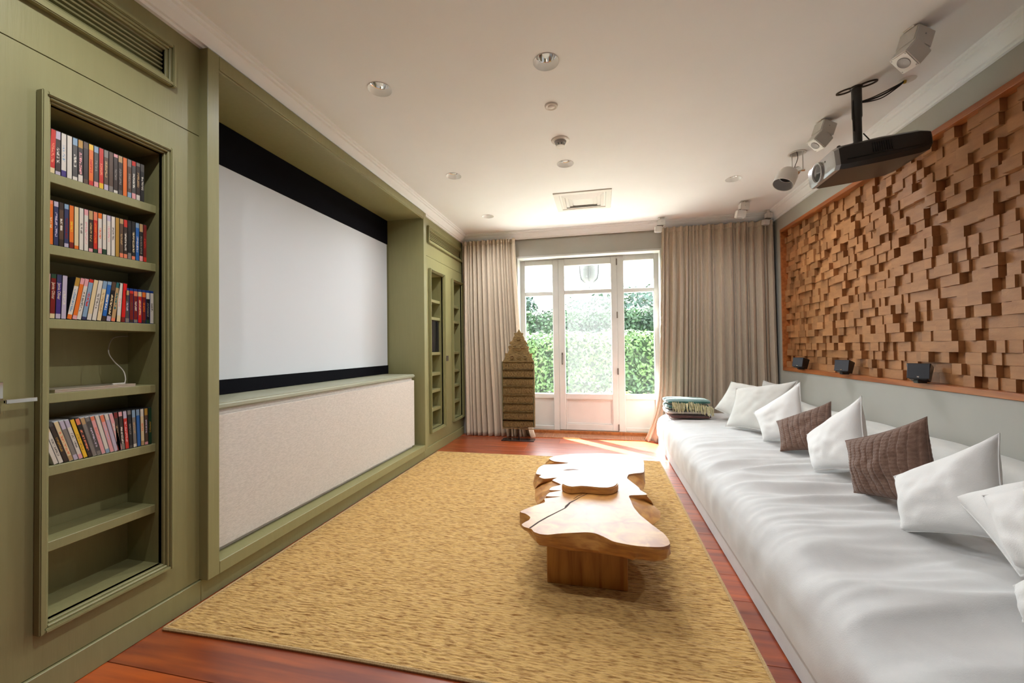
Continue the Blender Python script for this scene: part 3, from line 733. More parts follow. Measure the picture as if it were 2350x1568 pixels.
tag(bo, 'long white bolster cushion between the daybed and the wall', 'bolster')

def cushion(corners, mat, label, group, thick=.15, knit=0, seed=0, res=26, parts=None):
    BL, BR, TR, TL = [Vector(c) for c in corners]
    nrm = ((BR-BL).cross(TL-BL) + (TR-BR).cross(TR-TL)).normalized()
    toc = (Vector((0, 0, CAM_H))-(BL+BR+TR+TL)/4)
    if nrm.dot(toc) < 0: nrm = -nrm
    N_ = 112 if knit else res; vs = []; fs = []
    for side in (1, -1):
        for j in range(N_+1):
            for i in range(N_+1):
                a, b = i/N_, j/N_
                ca, cb_ = a*2-1, b*2-1
                pin = .085
                a2 = .5 + (ca*(1-pin*(1-cb_*cb_)))/2; b2 = .5 + (cb_*(1-pin*(1-ca*ca)))/2
                p = BL*(1-a2)*(1-b2)+BR*a2*(1-b2)+TR*a2*b2+TL*(1-a2)*b2
                puff = (max(0, (1-ca*ca))*max(0, (1-cb_*cb_)))**.5
                wr_ = noise.noise(Vector((a*3.1+seed, b*3.3, seed*1.7)))*.26 + noise.noise(Vector((a*8+seed, b*8, seed)))*.10
                h_ = thick*.5*puff*(1+wr_)
                if knit:
                    e_ = min(1, puff*2)
                    fr = (a*knit) % 1; gr = math.exp(-((fr-.5)/.10)**2)
                    h_ += e_*(-.007*gr + 0.0013*math.sin(math.pi*min(1, abs(fr-.5)*2))*math.sin(b*40*math.pi + (1.57 if int(a*knit+.5) % 2 else 0)))
                vs.append(p + nrm*h_*side)
    w_ = N_+1
    for sI in range(2):
        o_ = sI*w_*w_
        for j in range(N_):
            for i in range(N_):
                q_ = [o_+j*w_+i, o_+j*w_+i+1, o_+(j+1)*w_+i+1, o_+(j+1)*w_+i]
                fs.append(q_ if sI == 0 else q_[::-1])
    m = MB(); m.add(vs, fs)
    me_ = m.build('cushion', mat, None, smooth=75, recalc=False)
    bm = bmesh.new(); bm.from_mesh(me_.data); bmesh.ops.remove_doubles(bm, verts=bm.verts, dist=.0004); bmesh.ops.recalc_face_normals(bm, faces=bm.faces); bm.to_mesh(me_.data); bm.free()
    rt = empty('scatter_cushion', (BL+BR)/2, label, 'cushion', group)
    me_.name = 'cover'; setp(me_, rt)
    # piped seam around the edge
    pts = []
    for k in range(4):
        for i in range(14):
            t = i/14*2-1; pin = .085
            ca, cb_ = [(t, -1), (1, t), (-t, 1), (-1, -t)][k]
            a2 = .5 + (ca*(1-pin*(1-cb_*cb_)))/2; b2 = .5 + (cb_*(1-pin*(1-ca*ca)))/2
            pts.append(BL*(1-a2)*(1-b2)+BR*a2*(1-b2)+TR*a2*b2+TL*(1-a2)*b2)
    pts.append(pts[0]); pts.append(pts[1])
    MB().tube(pts, .0035, 5, caps=False).build('seam', mat, rt, smooth=True)
    return rt
GC = 'scatter cushions on the white daybed'
def depth_pt(px, ref):   # pixel ray at the depth of a reference point
    c = CM @ np.array([ref[0], ref[1], ref[2]-CAM_H]); d = ray(*px)
    dd = CM @ d; t = c[2]/dd[2]; return Vector((d[0]*t, d[1]*t, CAM_H+d[2]*t))
CU = [
 ([(1640,938),(1702,978),(1782,892),(1678,876)], [[1.30,5.30,.56],[1.54,4.98,.47],[1.86,5.15,.85],[1.60,5.45,.92]], LINEN2, 'white cushion at the far end of the daybed, beside the folded throws', 0, .19),
 ([(1665,979),(1765,994),(1832,874),(1689,892)], [[1.37,4.85,.47],[1.65,4.45,.47],[1.86,4.62,.93],[1.48,4.95,.87]], LINEN2, 'white cushion, second from the folded throws on the daybed', 0, .19),
 ([(1752,1014),(1855,1008),(1836,877),(1729,947)], [[1.48,4.22,.47],[1.72,3.95,.55],[1.80,4.20,1.0],[1.52,4.45,.72]], LINENC, 'white cushion just behind the smaller brown knitted cushion', 0, .16),
 ([(1791,1038),(1924,1036),(1907,922),(1782,967)], [[1.48,3.84,.47],[1.80,3.60,.55],[1.90,3.92,.87],[1.56,4.10,.68]], BROWNK, 'smaller brown cable-knit cushion between two white cushions', 9, .18),
 ([(1867,1080),(1996,1082),(1977,909),(1852,998)], [[1.49,3.30,.47],[1.72,3.02,.52],[1.80,3.30,1.0],[1.56,3.58,.70]], LINENC, 'white cushion between the two brown knitted cushions', 0, .20),
 ([(1960,1132),(2168,1180),(2127,957),(1940,1012)], [[1.50,2.85,.47],[1.70,2.48,.50],[1.75,2.68,.96],[1.56,3.05,.78]], BROWNK, 'large brown cable-knit cushion with vertical ribs, nearer the viewer', 11, .19),
 ([(2067,1224),(2325,1245),(2294,995),(2052,1094)], [[1.39,2.30,.47],[1.66,2.05,.50],[1.78,2.28,.94],[1.56,2.52,.70]], LINENC, 'big white cushion in front of the large brown knitted cushion', 0, .22),
 ([(2342,1322),(2560,1330),(2470,1075),(2185,1140)], [[1.52,1.90,.47],[1.80,1.72,.47],[1.98,1.98,.84],[1.66,2.22,.66]], LINENC, 'white cushion partly hidden between two white cushions at the right edge', 0, .15),
 ([(2330,1300),(2600,1420),(2520,1080),(2254,1138)], [[1.54,1.80,.47],[1.72,1.55,.47],[1.90,1.78,.85],[1.68,2.02,.68]], LINENC, 'white cushion cut off by the right edge, nearest the viewer', 0, .20)]
CU.append(([(1728,952),(1800,950),(1806,884),(1752,873)], [[1.86,5.62,.5],[2.04,5.45,.5],[2.05,5.55,.84],[1.90,5.68,.9]], LINEN2, 'white cushion almost hidden behind the far cushions, only its tip showing', 0, .12))
CU.append(([(2348,1428),(2720,1500),(2640,1210),(2327,1345)], [[1.45,1.64,.47],[1.78,1.38,.47],[1.92,1.55,.84],[1.50,1.75,.58]], LINENC, 'white cushion of which only a corner shows low at the right edge', 0, .14))
for k, (px, ref, mt_, lab, kn, th) in enumerate(CU):
    cs = [depth_pt(p, r_) for p, r_ in zip(px, ref)]
    cs = [Vector((c.x, c.y, max(c.z, .475))) for c in cs]
    cushion(cs, mt_, lab, GC, th, kn, k*2.3+1)

# ================================================================== FOLDED THROWS
def throw(name, x0, x1, y0, y1, z0, z1, mat, label, layers=2, seed=0):
    t = empty(name, ((x0+x1)/2, (y0+y1)/2, z0), label, 'throw', 'folded throws on the end of the daybed')
    hh = (z1-z0)/layers
    for l in range(layers):
        def fp(u, v, l=l):
            a = u*2*math.pi; ca, sa = math.cos(a), math.sin(a); s_ = math.sin(math.pi*min(.999, max(.001, v)))
            e = s_**.18
            x = (x0+x1)/2 + (x1-x0)/2*math.copysign(abs(ca)**.30, ca)*(.93+.07*s_)
            zc = z0+hh*(l+.5); z = zc + hh/2*math.copysign(abs(sa)**.55, sa)*e
            y = y0+(y1-y0)*v
            x += .012*noise.noise(Vector((y*8, z*9, seed+l))); z += .010*noise.noise(Vector((x*6, y*6, seed+l*3)))
            return (x, y + .012*noise.noise(Vector((x*7, z*20, seed))), max(z, z0+.001))
        m = MB().grid(fp, 30, 14, cu=True); m.f.append(list(range(30))[::-1]); m.f.append([14*30+i for i in range(30)])
        m.build('fold', mat, t, smooth=55)
    return t
GREEN = pmat('green_wool', (.012, .075, .055), (.05, .16, .13), (1, 1, 1), 5, 3, rough=.9, bump=.35, bns=90, sheen=.6)
SAGEW = pmat('pale_wool', (.52, .44, .40), (.60, .52, .47), ns=5, rough=.9, bump=.3, bns=90)
MAROON = pmat('maroon_wool', (.085, .022, .018), (.15, .05, .04), ns=6, rough=.9, bump=.3, bns=90, sheen=.4)
throw('maroon_throw', .83, 1.33, 5.36, 5.78, .468, .512, MAROON, 'thin dark maroon throw at the bottom of the folded stack', 1, 3)
throw('pale_throw', .80, 1.29, 5.38, 5.80, .514, .574, SAGEW, 'pale pink folded throw in the middle of the stack', 1, 5)
gt = throw('green_throw', .80, 1.33, 5.36, 5.80, .576, .70, GREEN, 'green wool throw with cream fringe on top of the stack', 2, 9)
FRI = pmat('cream_fringe', (.50, .44, .22), (.68, .62, .40), ns=30, rough=.9)
fr_ = random.Random(3); m = MB()
for i in range(78):
    x = .87+.47*(i/77)+fr_.uniform(-.004, .004); z = .665-.05*max(0, (i/77-.5))*2+fr_.uniform(-.015, .012); y = 5.345+fr_.uniform(-.008, .006)
    ln = fr_.uniform(.07, .12); dx = fr_.uniform(-.012, .02)
    m.tube([(x, y+.012, z+.006), (x+dx*.3, y-.004, z-ln*.35), (x+dx, y-.002+fr_.uniform(-.006, .004), z-ln)], [.0035, .0042, .003], 5)
f_ = m.build('fringe', FRI, gt, smooth=True); f_['kind'] = 'stuff'

# ================================================================== CURTAINS
def curtain(name, xt0, xt1, xb0, xb1, yc, amp, nf, seed, label, zt=3.082, zb=.006, flare=None):
    rr = random.Random(seed); ph = [rr.uniform(-.5, .5) for _ in range(nf+3)]
    wd = [rr.uniform(.35, 1.9) for _ in range(nf)]; tot = sum(wd); cum = [0]
    for q in wd: cum.append(cum[-1]+q/tot)
    def phase(s_):
        for i in range(nf):
            if s_ <= cum[i+1] or i == nf-1: return i + (s_-cum[i])/(cum[i+1]-cum[i])
    def fp(u, v):
        t = v; z = zt+(zb-zt)*t
        e = t**1.3
        x = (xt0+(xt1-xt0)*u)*(1-e)+(xb0+(xb1-xb0)*u)*e
        p = phase(u); k = int(min(p, nf-1)); a = amp*(.55+.45*min(1, t*2.2))*(.35+.75*min(1.6, wd[k]/(tot/nf)))
        fold = math.sin(2*math.pi*p)
        fold = math.copysign(abs(fold)**.75, fold)
        y = yc + a*fold + .010*noise.noise(Vector((u*nf*.9, t*2.2, seed)))
        x += .25*a*math.sin(4*math.pi*p+1) + .012*noise.noise(Vector((u*nf*.5+3, t*3, seed+5)))*t
        if t < .05: y += .006*math.sin(2*math.pi*p*3)
        if flare and t > .72:
            q = (t-.72)/.28; x += flare(u)*q*q
        return (x, y, z)
    root = empty(name, ((xb0+xb1)/2, yc, 0), label, 'curtain', 'full-length taupe linen curtains')
    MB().grid(fp, nf*22, 46).build('drape', CURT, root, smooth=80, recalc=False, solid=.003)
    def hd(u, v):
        q = fp(u, .022*v); return (q[0], q[1]-.006, q[2])
    MB().grid(hd, nf*22, 3).build('heading_tape', CURT, root, smooth=80, recalc=False, solid=.003)
    return root
curtain('curtain', -2.145, -1.285, -2.12, -1.10, 6.13, .045, 15, 4, 'taupe linen curtain at the left of the garden doors, behind the carved panel', flare=lambda u: .10*max(0, u-.8)*5)
curtain('curtain', .885, 2.325, .80, 2.345, 6.13, .048, 21, 9, 'wide taupe linen curtain at the right of the garden doors, behind the folded throws', flare=lambda u: -.20*max(0, .12-u)/.12)
rl = MB(); rl.box(-2.15, -1.22, 6.09, 6.17, 3.0832, 3.0848); rl.box(.83, 2.34, 6.09, 6.17, 3.0832, 3.0848)

# ================================================================== CARVED PANEL ON STAND
SY = 5.90
cp = empty('carved_panel', (-1.2, SY, 0), 'weathered carved wooden panel with stepped crest on a dark metal stand', 'carving')
def spx(p): 
    q = atY(1120+p[0]/5.407, 740+p[1]/5.407, SY); return (q.x, q.z)
half = [(380,85),(396,106),(408,130),(438,133),(432,165),(447,188),(454,224),(470,228),(474,246),(493,262),(474,282),(486,293),(508,302),(500,345),(512,372),(520,388),(548,384),(543,430),(556,462),(572,488),(578,760),(582,1030),(584,1306)]
left = [(372,108),(358,130),(320,134),(330,165),(312,190),(303,226),(290,234),(270,244),(262,262),(290,284),(262,292),(248,302),(262,342),(246,374),(240,388),(210,380),(214,425),(200,462),(180,488),(178,760),(180,1030),(182,1306)]
poly = [spx(p) for p in half] + [spx(p) for p in left[::-1]]
bdp = MB().prism(poly, SY-.004, SY+.022, 'y').build('carved_board', CARVED, cp, bevel=.003)
m = MB(); rc = random.Random(2)
for rI, yy in enumerate((540, 640, 742, 848, 955, 1055, 1160, 1262)):
    n_ = 10 + (rI > 5)
    for k in range(n_):
        xx = 205 + (k+.5)*(355/n_) + rc.uniform(-4, 4); c = spx((xx, yy)); rx, rz = .0135+rc.uniform(-.003, .003), .031+rc.uniform(-.004, .004)
        tl = rc.uniform(-.35, .35)
        pts = [(c[0]+rx*math.cos(a)*math.cos(tl)-rz*math.sin(a)*math.sin(tl), SY-.034, c[1]+rz*math.sin(a)*math.cos(tl)+rx*math.cos(a)*math.sin(tl)) for a in [2*math.pi*i/10 for i in range(11)]]
        m.tube(pts, .0048, 5, caps=False)
    for dy in (-52, 50):
        a, b = spx((186, yy+dy)), spx((574, yy+dy)); m.box(a[0], b[0], SY-.022, SY-.006, a[1]-.005, a[1]+.005)
for p_ in ((380, 200), (380, 330), (330, 300), (430, 300), (300, 430), (380, 430), (460, 430)):
    c = spx(p_); m.tube([(c[0]+.03*math.cos(a), SY-.02, c[1]+.02*math.sin(a)) for a in [2*math.pi*i/12 for i in range(13)]], .005, 5, caps=False)
m.build('carved_relief', CARVED, cp)['kind'] = 'stuff'
m = MB(); m.box(-1.447, -1.437, SY-.02, SY+.024, .205, 1.17); m.box(-.978, -.966, SY-.02, SY+.024, .205, 1.17)
m.build('edge_strip', pmat('green_grey_wood', (.09, .08, .03), (.14, .12, .05), ns=12, rough=.7), cp)
box('base_plate', BRONZE, -1.455, -.968, SY-.085, SY+.075, 0, .014, cp, .002)
MB().tube([(-1.205, SY+.03, .014), (-1.205, SY+.03, .6)], .007, 8).build('rod', BRONZE, cp, smooth=True)
MB().tube([(-1.205, SY-.005, .014), (-1.205, SY-.005, .2)], .006, 8).build('rod', BRONZE, cp, smooth=True)

# ================================================================== CEILING FITTINGS
proto = empty('downlight', (0, 0, 0))
MB().lathe([(.0835, -.003), (.0815, -.004), (.080, 0), (.074, .018), (.068, .034), (.064, .044)], 36).build('collar', CEIL, proto, smooth=True)
MB().lathe([(.066, .040), (.062, .043), (.060, .052), (.052, .072), (.040, .09), (.036, .095)], 36).build('reflector', CHROME, proto, smooth=True)
MB().lathe([(.0005, .082), (.03, .083), (.037, .094), (.037, .11), (.0005, .111)], 24).build('lamp', LAMPG, proto, smooth=True)
MB().lathe([(.085, .003), (.085, .14), (.001, .14)], 24).build('housing', BLACK, proto)
DLAB = ['recessed downlight in the ceiling nearest the projection screen and the viewer', 'recessed downlight at the middle of the ceiling nearest the viewer', 'recessed downlight above the far end of the screen',
        'recessed downlight between the smoke detector and the air vent', 'recessed downlight nearest the far cornice and the left curtain', 'recessed downlight by itself on the right, above the daybed', 'added recessed downlight, out of view beside the near cupboard vent', 'added recessed downlight, out of view above the viewer at the middle']
DL_ENERGY = 5
for i, (x, y) in enumerate(DLS):
    o = proto if i == 0 else copy_tree(proto)
    o.location = (x, y, H); tag(o, DLAB[i], 'downlight', 'recessed ceiling downlights')
    ld = bpy.data.lights.new('downlight_beam', 'SPOT'); ld.energy = DL_ENERGY * (.75 if y < 3 else 1.0); ld.spot_size = R(165); ld.spot_blend = 1; ld.color = (.94, .97, 1.0); ld.shadow_soft_size = .022
    lo = bpy.data.objects.new('downlight_beam', ld); COL.objects.link(lo); lo.parent = o; lo.location = (0, 0, -.012)
# smoke sensor, air detector
o = empty('presence_sensor', (-.334, 3.01, H), 'small round white sensor in the ceiling between two downlights', 'sensor')
MB().lathe([(.001, -.006), (.030, -.006), (.040, -.012), (.047, -.010), (.05, 0), (.001, .0)], 32, Matrix.Translation((-.334, 3.01, H))).build('rim', WPLAS, o, smooth=True)
MB().lathe([(.001, -.016), (.018, -.014), (.026, -.008), (.028, -.002)], 24, Matrix.Translation((-.334, 3.01, H))).build('dome', WPLAS, o, smooth=True)
o = empty('smoke_detector', (-.316, 3.533, H), 'white round smoke detector with stepped cage on the ceiling', 'smoke detector')
M_ = Matrix.Translation((-.316, 3.533, H))
MB().lathe([(.001, -.012), (.068, -.012), (.078, -.006), (.08, 0), (.001, 0)], 36, M_).build('rim', WPLAS, o, smooth=True)
MB().lathe([(.052, -.012), (.046, -.03), (.036, -.034), (.001, -.034)], 28, M_).build('body', GREYP, o, smooth=True)
for k in range(8):
    a = k*math.pi/4; MB().box(-.005, .005, .030, .037, -.056, -.033, M_ @ Matrix.Rotation(a, 4, 'Z')).build('fin', WPLAS, o)
MB().lathe([(.001, -.060), (.030, -.059), (.039, -.056), (.038, -.052), (.001, -.051)], 28, M_).build('cap', WPLAS, o, smooth=True)
# air vent diffuser
o = empty('air_diffuser', (-.18, 5.07, H), 'square white air vent with nested louvres in the ceiling', 'air vent')
vx0, vx1, vy0, vy1 = -.52, .155, 4.75, 5.39
def sqf(m, k0, k1, z0, z1):
    # sloped square louvre between inset k0 (at z0) and inset k1 (at z1)
    A = [(vx0+k0, vy0+k0, z0), (vx1-k0, vy0+k0, z0), (vx1-k0, vy1-k0, z0), (vx0+k0, vy1-k0, z0)]
    B = [(vx0+k1, vy0+k1, z1), (vx1-k1, vy0+k1, z1), (vx1-k1, vy1-k1, z1), (vx0+k1, vy1-k1, z1)]
    m.add(A+B, [[i, (i+1) % 4, 4+(i+1) % 4, 4+i] for i in range(4)]); return m
m = MB(); sqf(m, -.004, 0, H-.001, H-.012); sqf(m, 0, .06, H-.012, H-.012); sqf(m, .06, .07, H-.012, H-.001); m.build('flange', WPLAS, o, recalc=False)
for k in range(3): 
    q = .085+.042*k; m = MB(); sqf(m, q, q+.038, H-.004, H-.018); sqf(m, q+.038, q+.036, H-.018, H-.016); m.build('louvre', WPLAS, o, recalc=False)
box('centre_plate', WPLAS, vx0+.215, vx1-.215, vy0+.215, vy1-.215, H-.016, H-.006, o)
box('back_plate', WPLAS, vx0+.06, vx1-.06, vy0+.06, vy1-.06, H-.002, H-.0008, o)

# white twin-cube ceiling speakers
def twin_speaker(loc, yaw, label, tilt=38, size=.088):
    t = empty('ceiling_speaker', loc, label, 'speaker', 'white twin cube speakers on the ceiling')
    x, y, z = loc; s = size
    T = Matrix.Translation(loc) @ Matrix.Rotation(R(yaw), 4, 'Z')
    MB().box(-.045, .045, -.03, .03, -.006, 0, T).build('ceiling_plate', WPLAS, t, bevel=.002)
    MB().tube([(0, 0, -.005), (0, .0, -.035)], .017, 10, True, T).build('arm', WPLAS, t, smooth=True)
    M1 = T @ Matrix.Translation((0, 0, -.075)) @ Matrix.Rotation(R(tilt*.5), 4, 'Y')
    c1 = MB().box(-s*.55, s*.55, -s*.5, s*.5, -s*.5, s*.5, M1).build('upper_cube', WPLAS, t, bevel=.005, seg=2)
    MB().lathe([(.001, 0), (.004, 0), (.004, .002), (.001, .0025)], 8, M1 @ Matrix.Translation((0, -s*.5, .01)) @ Matrix.Rotation(R(90), 4, 'X')).build('screw', GREYP, c1)
    M2 = T @ Matrix.Translation((-.045, -.006, -.165)) @ Matrix.Rotation(R(tilt), 4, 'Y') @ Matrix.Rotation(R(8), 4, 'X')
    c2 = MB().box(-s*.55, s*.55, -s*.5, s*.5, -s*.48, s*.48, M2).build('lower_cube', WPLAS, t, bevel=.005, seg=2)
    MB().lathe([(.001, .001), (.026, .001), (.032, .004), (.034, 0)], 24, M2 @ Matrix.Translation((0, 0, -s*.48)) @ Matrix.Rotation(R(180), 4, 'X')).build('driver', GREYP, c2, smooth=True)
    for a, b in ((-1, -1), (1, -1), (-1, 1), (1, 1)):
        MB().lathe([(.001, .001), (.004, .001), (.004, -.001)], 8, M2 @ Matrix.Translation((a*s*.43, b*s*.39, -s*.482)) @ Matrix.Rotation(R(180), 4, 'X')).build('screw', GREYP, c2)
    MB().box(-s*.5, s*.5, -s*.4, s*.4, -.004, .004, T @ Matrix.Translation((-.022, -.003, -.120)) @ Matrix.Rotation(R(tilt*.75), 4, 'Y')).build('joint', HINGE, t)
twin_speaker((1.81, 2.76, H), 18, 'white twin cube speaker on the ceiling nearest the viewer, right of the projector', 40, .105)
twin_speaker((1.81, 3.735, H), 14, 'white twin cube speaker on the ceiling just behind the projector', 40, .105)
twin_speaker((1.805, 5.60, H), 5, 'white cube speaker on the ceiling in front of the right curtain', 10, .095)
twin_speaker((.873, 6.02, H), 2, 'white cube speaker on the ceiling at the left edge of the right curtain', 4, .085)
twin_speaker((2.253, 6.05, H), 10, 'white cube speaker in the ceiling corner above the right curtain', 4, .07)

# adjustable spotlight hanging from its ceiling opening
o = empty('spotlight', (SPOT[0], SPOT[1], H), 'white adjustable spotlight hanging from an open ceiling hole behind the projector', 'spotlight')
Ms = Matrix.Translation((SPOT[0], SPOT[1], H))
MB().lathe([(.075, -.003), (.074, -.006), (.062, -.007), (.057, -.002), (.057, .05), (.001, .05)], 28, Ms).build('ceiling_ring', WPLAS, o, smooth=True)
for dx in (-.045, .045): MB().box(dx-.0035, dx+.0035, -.004, .004, -.16, .03, Ms).build('stem', WPLAS, o)
MB().tube(spline([Vector((SPOT[0]-.005, SPOT[1], H+.03)), Vector((SPOT[0], SPOT[1]-.01, H-.05)), Vector((SPOT[0]-.02, SPOT[1], H-.12)), Vector((SPOT[0]-.03, SPOT[1], H-.16))]), .003, 6).build('wire', BLACK, o, smooth=True)
MB().tube([(SPOT[0]-.06, SPOT[1], H-.165), (SPOT[0]+.06, SPOT[1], H-.165)], .012, 10).build('yoke', CHROME, o, smooth=True)
MB().lathe([(.001, -.03), (.033, -.03), (.036, -.01), (.036, .02), (.028, .034), (.001, .036)], 20, Matrix.Translation((SPOT[0]-.01, SPOT[1], H-.172)) @ Matrix.Rotation(R(40), 4, 'Y')).build('joint', CHROME, o, smooth=True)
Mh = Matrix.Translation((SPOT[0]-.115, SPOT[1]-.02, H-.255)) @ Matrix.Rotation(R(28), 4, 'Y') @ Matrix.Rotation(R(-12), 4, 'X')
MB().lathe([(.001, .115), (.05, .112), (.075, .095), (.088, .055), (.09, .0), (.0905, -.055), (.086, -.055), (.085, -.02)], 36, Mh).build('head', WPLAS, o, smooth=True)
MB().lathe([(.085, -.05), (.078, -.01), (.06, .02), (.052, .022)], 36, Mh).build('reflector', GREYP, o, smooth=True)
MB().lathe([(.052, .022), (.045, .03), (.03, .045), (.001, .05)], 28, Mh).build('lamp', BLACK, o, smooth=True)

# ================================================================== PROJECTOR
pj = empty('ceiling_projector', (1.80, 3.295, H), 'charcoal video projector with silver front on a black ceiling pole', 'projector')
Mp = Matrix.Translation((1.843, 3.285, 2.665)) @ Matrix.Rotation(R(-2), 4, 'Z') @ Matrix.Rotation(R(-5.5), 4, 'Y') @ Matrix.Scale(1.06, 4)
def loft(secs, M, name, mat, parent, cap=(1, 1), smooth=35):
    m = MB(); n_ = len(secs[0]); vs = [p for s_ in secs for p in s_]; fs = []
    for k in range(len(secs)-1):
        for i in range(n_): fs.append([k*n_+i, k*n_+(i+1) % n_, (k+1)*n_+(i+1) % n_, (k+1)*n_+i])
    if cap[0]: fs.append(list(range(n_)))
    if cap[1]: fs.append([(len(secs)-1)*n_+i for i in range(n_)])
    m.add(vs, fs, M); return m.build(name, mat, parent, smooth=smooth)
def sec(x, w_, zb, zt, cb=.026, ct=.017):
    return [(x, -w_+cb, zb), (x, -w_, zb+cb*.9), (x, -w_-.0, zt-ct), (x, -w_+ct*1.4, zt), (x, w_-ct*1.4, zt), (x, w_, zt-ct), (x, w_, zb+cb*.9), (x, w_-cb, zb)]
body = loft([sec(-.235, .185, -.075, .062), sec(-.21, .19, -.082, .068), sec(0, .195, -.08, .075), sec(.19, .195, -.07, .07), sec(.245, .185, -.055, .06), sec(.262, .165, -.04, .045)], Mp, 'body', DARKG, pj)
fas = loft([sec(-.262, .165, -.07, .045), sec(-.258, .178, -.078, .055), sec(-.234, .186, -.08, .064)], Mp, 'front_fascia', SILVER, pj)
Ml = Mp @ Matrix.Translation((-.262, .03, -.014)) @ Matrix.Rotation(R(-90), 4, 'Y')
MB().lathe([(.042, -.01), (.066, -.01), (.070, .004), (.068, .012), (.060, .013), (.056, .002), (.052, -.006)], 36, Ml).build('lens_ring', SILVER, fas, smooth=True)
MB().lathe([(.001, .013), (.03, .011), (.0575, .005)], 32, Ml).build('lens', LENSG, fas, smooth=True)
MB().lathe([(.001, .001), (.005, .001), (.005, -.002)], 10, Mp @ Matrix.Translation((-.263, -.07, .02)) @ Matrix.Rotation(R(-90), 4, 'Y')).build('sensor_window', BLACK, fas)
m = MB()
for k in range(9): m.box(-.06+k*.012, -.053+k*.012, -.1985, -.194, -.02, .04, Mp)
m.build('side_vent', BLACK, body)
m = MB()
m.box(-.2, .2, -.1975, -.1945, -.032, -.029, Mp); m.build('shell_seam', BLACK, body)
for a, b in ((-.20, -.12), (.13, -.12), (-.2, .12), (.13, .12)):
    MB().lathe([(.012, 0), (.012, .014), (.008, .02), (.001, .02)], 10, Mp @ Matrix.Translation((a, b, .068)), cap0=True).build('foot', BLACK, body, smooth=True)
PX, PY = 1.803, 3.295
lo_ = [(-.012, -.012), (.012, -.012), (.012, .012), (-.012, .012)]
Mt = Matrix.Translation((PX, PY, H)) @ Matrix.Rotation(R(-33), 4, 'Z')
mp_ = MB()
for sgn in (-1, 1):
    ring_o = [(sgn*.06+.055*math.cos(a), .030*math.sin(a)) for a in [2*math.pi*k/28 for k in range(28)]]
    vs = []; fs = []
    for z_ in (0, -.008):
        for kk, sc in enumerate((1, .68)):
            for (a, b) in ring_o: vs.append((sgn*.06+(a-sgn*.06)*sc*(1 if kk == 0 else 1.12), b*sc, z_))
    n_ = 28
    for k in range(n_):
        k2 = (k+1) % n_
        fs += [[k, k2, n_+k2, n_+k], [2*n_+k, 3*n_+k, 3*n_+k2, 2*n_+k2], [k, 2*n_+k, 2*n_+k2, k2], [n_+k, n_+k2, 3*n_+k2, 3*n_+k]]
    mp_.add(vs, fs, Mt)
mp_.lathe([(.036, 0), (.036, -.01), (.028, -.016), (.001, -.016)], 20, Mt)
mp_.build('mount_plate', DARKG, pj, smooth=True)
MB().tube([(PX, PY, H-.012), (PX, PY, 2.985), (PX, PY, 2.97), (PX, PY, 2.77)], [.030, .030, .026, .026], 18).build('pole', DARKG, pj, smooth=True)
m = MB(); m.tube([(PX-.05, PY-.01, 2.765), (PX+.055, PY+.01, 2.765)], .024, 14); m.box(PX-.05, PX+.05, PY-.045, PY+.045, 2.735, 2.765)
m.build('knuckle', DARKG, pj, smooth=True)
plate = atZ(2078, 184, H)
for k, (dz, r_) in enumerate(((0, .006), (-.012, .004), (.010, .004))):
    pts = [Vector((PX+.025, PY-.01, 3.085+dz*.4)), Vector((PX+.09, PY+.0, 3.10+dz)), Vector((PX+.17, PY+.01, 3.13+dz*1.5)), Vector((plate.x-.04, plate.y, 3.17+dz*.6)), Vector((plate.x-.005, plate.y, H-.004))]
    MB().tube(spline(pts), r_, 6).build('cable', BLACK, pj, smooth=True)
MB().tube([(PX-.03, PY-.012, 3.10), (PX-.034, PY-.014, 3.0), (PX-.028, PY-.012, 2.88)], .004, 6).build('cable', BLACK, pj, smooth=True)
MB().tube([(PX+.03, PY-.01, 2.86), (PX+.075, PY-.03, 2.775)], .004, 6).build('cable', BLACK, pj, smooth=True)
wp = empty('cable_outlet', (plate.x, plate.y, H), 'white cable outlet plate on the ceiling beside the projector pole', 'outlet')
MB().lathe([(.001, -.004), (.042, -.004), (.05, 0), (.001, 0)], 28, Matrix.Translation((plate.x+.01, plate.y, H))).build('plate', WPLAS, wp, smooth=True)
MB().lathe([(.001, -.02), (.009, -.02), (.011, -.003)], 12, Matrix.Translation((plate.x-.005, plate.y, H))).build('socket', plain('brass_plug', (.55, .36, .06), .3, .8), wp, smooth=True)

# ================================================================== GARDEN
GRASS = pmat('lawn_green', (.10, .19, .035), (.24, .34, .08), ns=3, det=6, rough=.9, bump=.5, bns=30)
lawn = box('lawn', GRASS, -30, 30, 8.9, 60, -.25, -.06); tag(lawn, 'bright green lawn beyond the garden doors', 'lawn', kind='stuff')
pav = box('terrace', pmat('pale_terrace_stone', (.38, .37, .34), (.46, .45, .41), ns=4, rough=.8), -12, 12, 6.75, 8.9, -.25, -.05); tag(pav, 'pale stone terrace outside the garden doors', kind='structure')  # unseen ground, enlarged in pale stone to bounce sunlight indoors
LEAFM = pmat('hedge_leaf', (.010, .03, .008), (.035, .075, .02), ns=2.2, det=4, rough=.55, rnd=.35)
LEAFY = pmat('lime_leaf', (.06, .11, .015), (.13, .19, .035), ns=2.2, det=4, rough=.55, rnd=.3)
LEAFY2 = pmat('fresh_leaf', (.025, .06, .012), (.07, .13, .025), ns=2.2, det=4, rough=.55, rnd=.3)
LEAFB = pmat('tree_leaf', (.010, .028, .016), (.035, .07, .04), ns=1.5, det=4, rough=.6, rnd=.3)
CORE = plain('dark_green_twigs', (.02, .04, .012), .9)  # one even dark green for the hedge cores
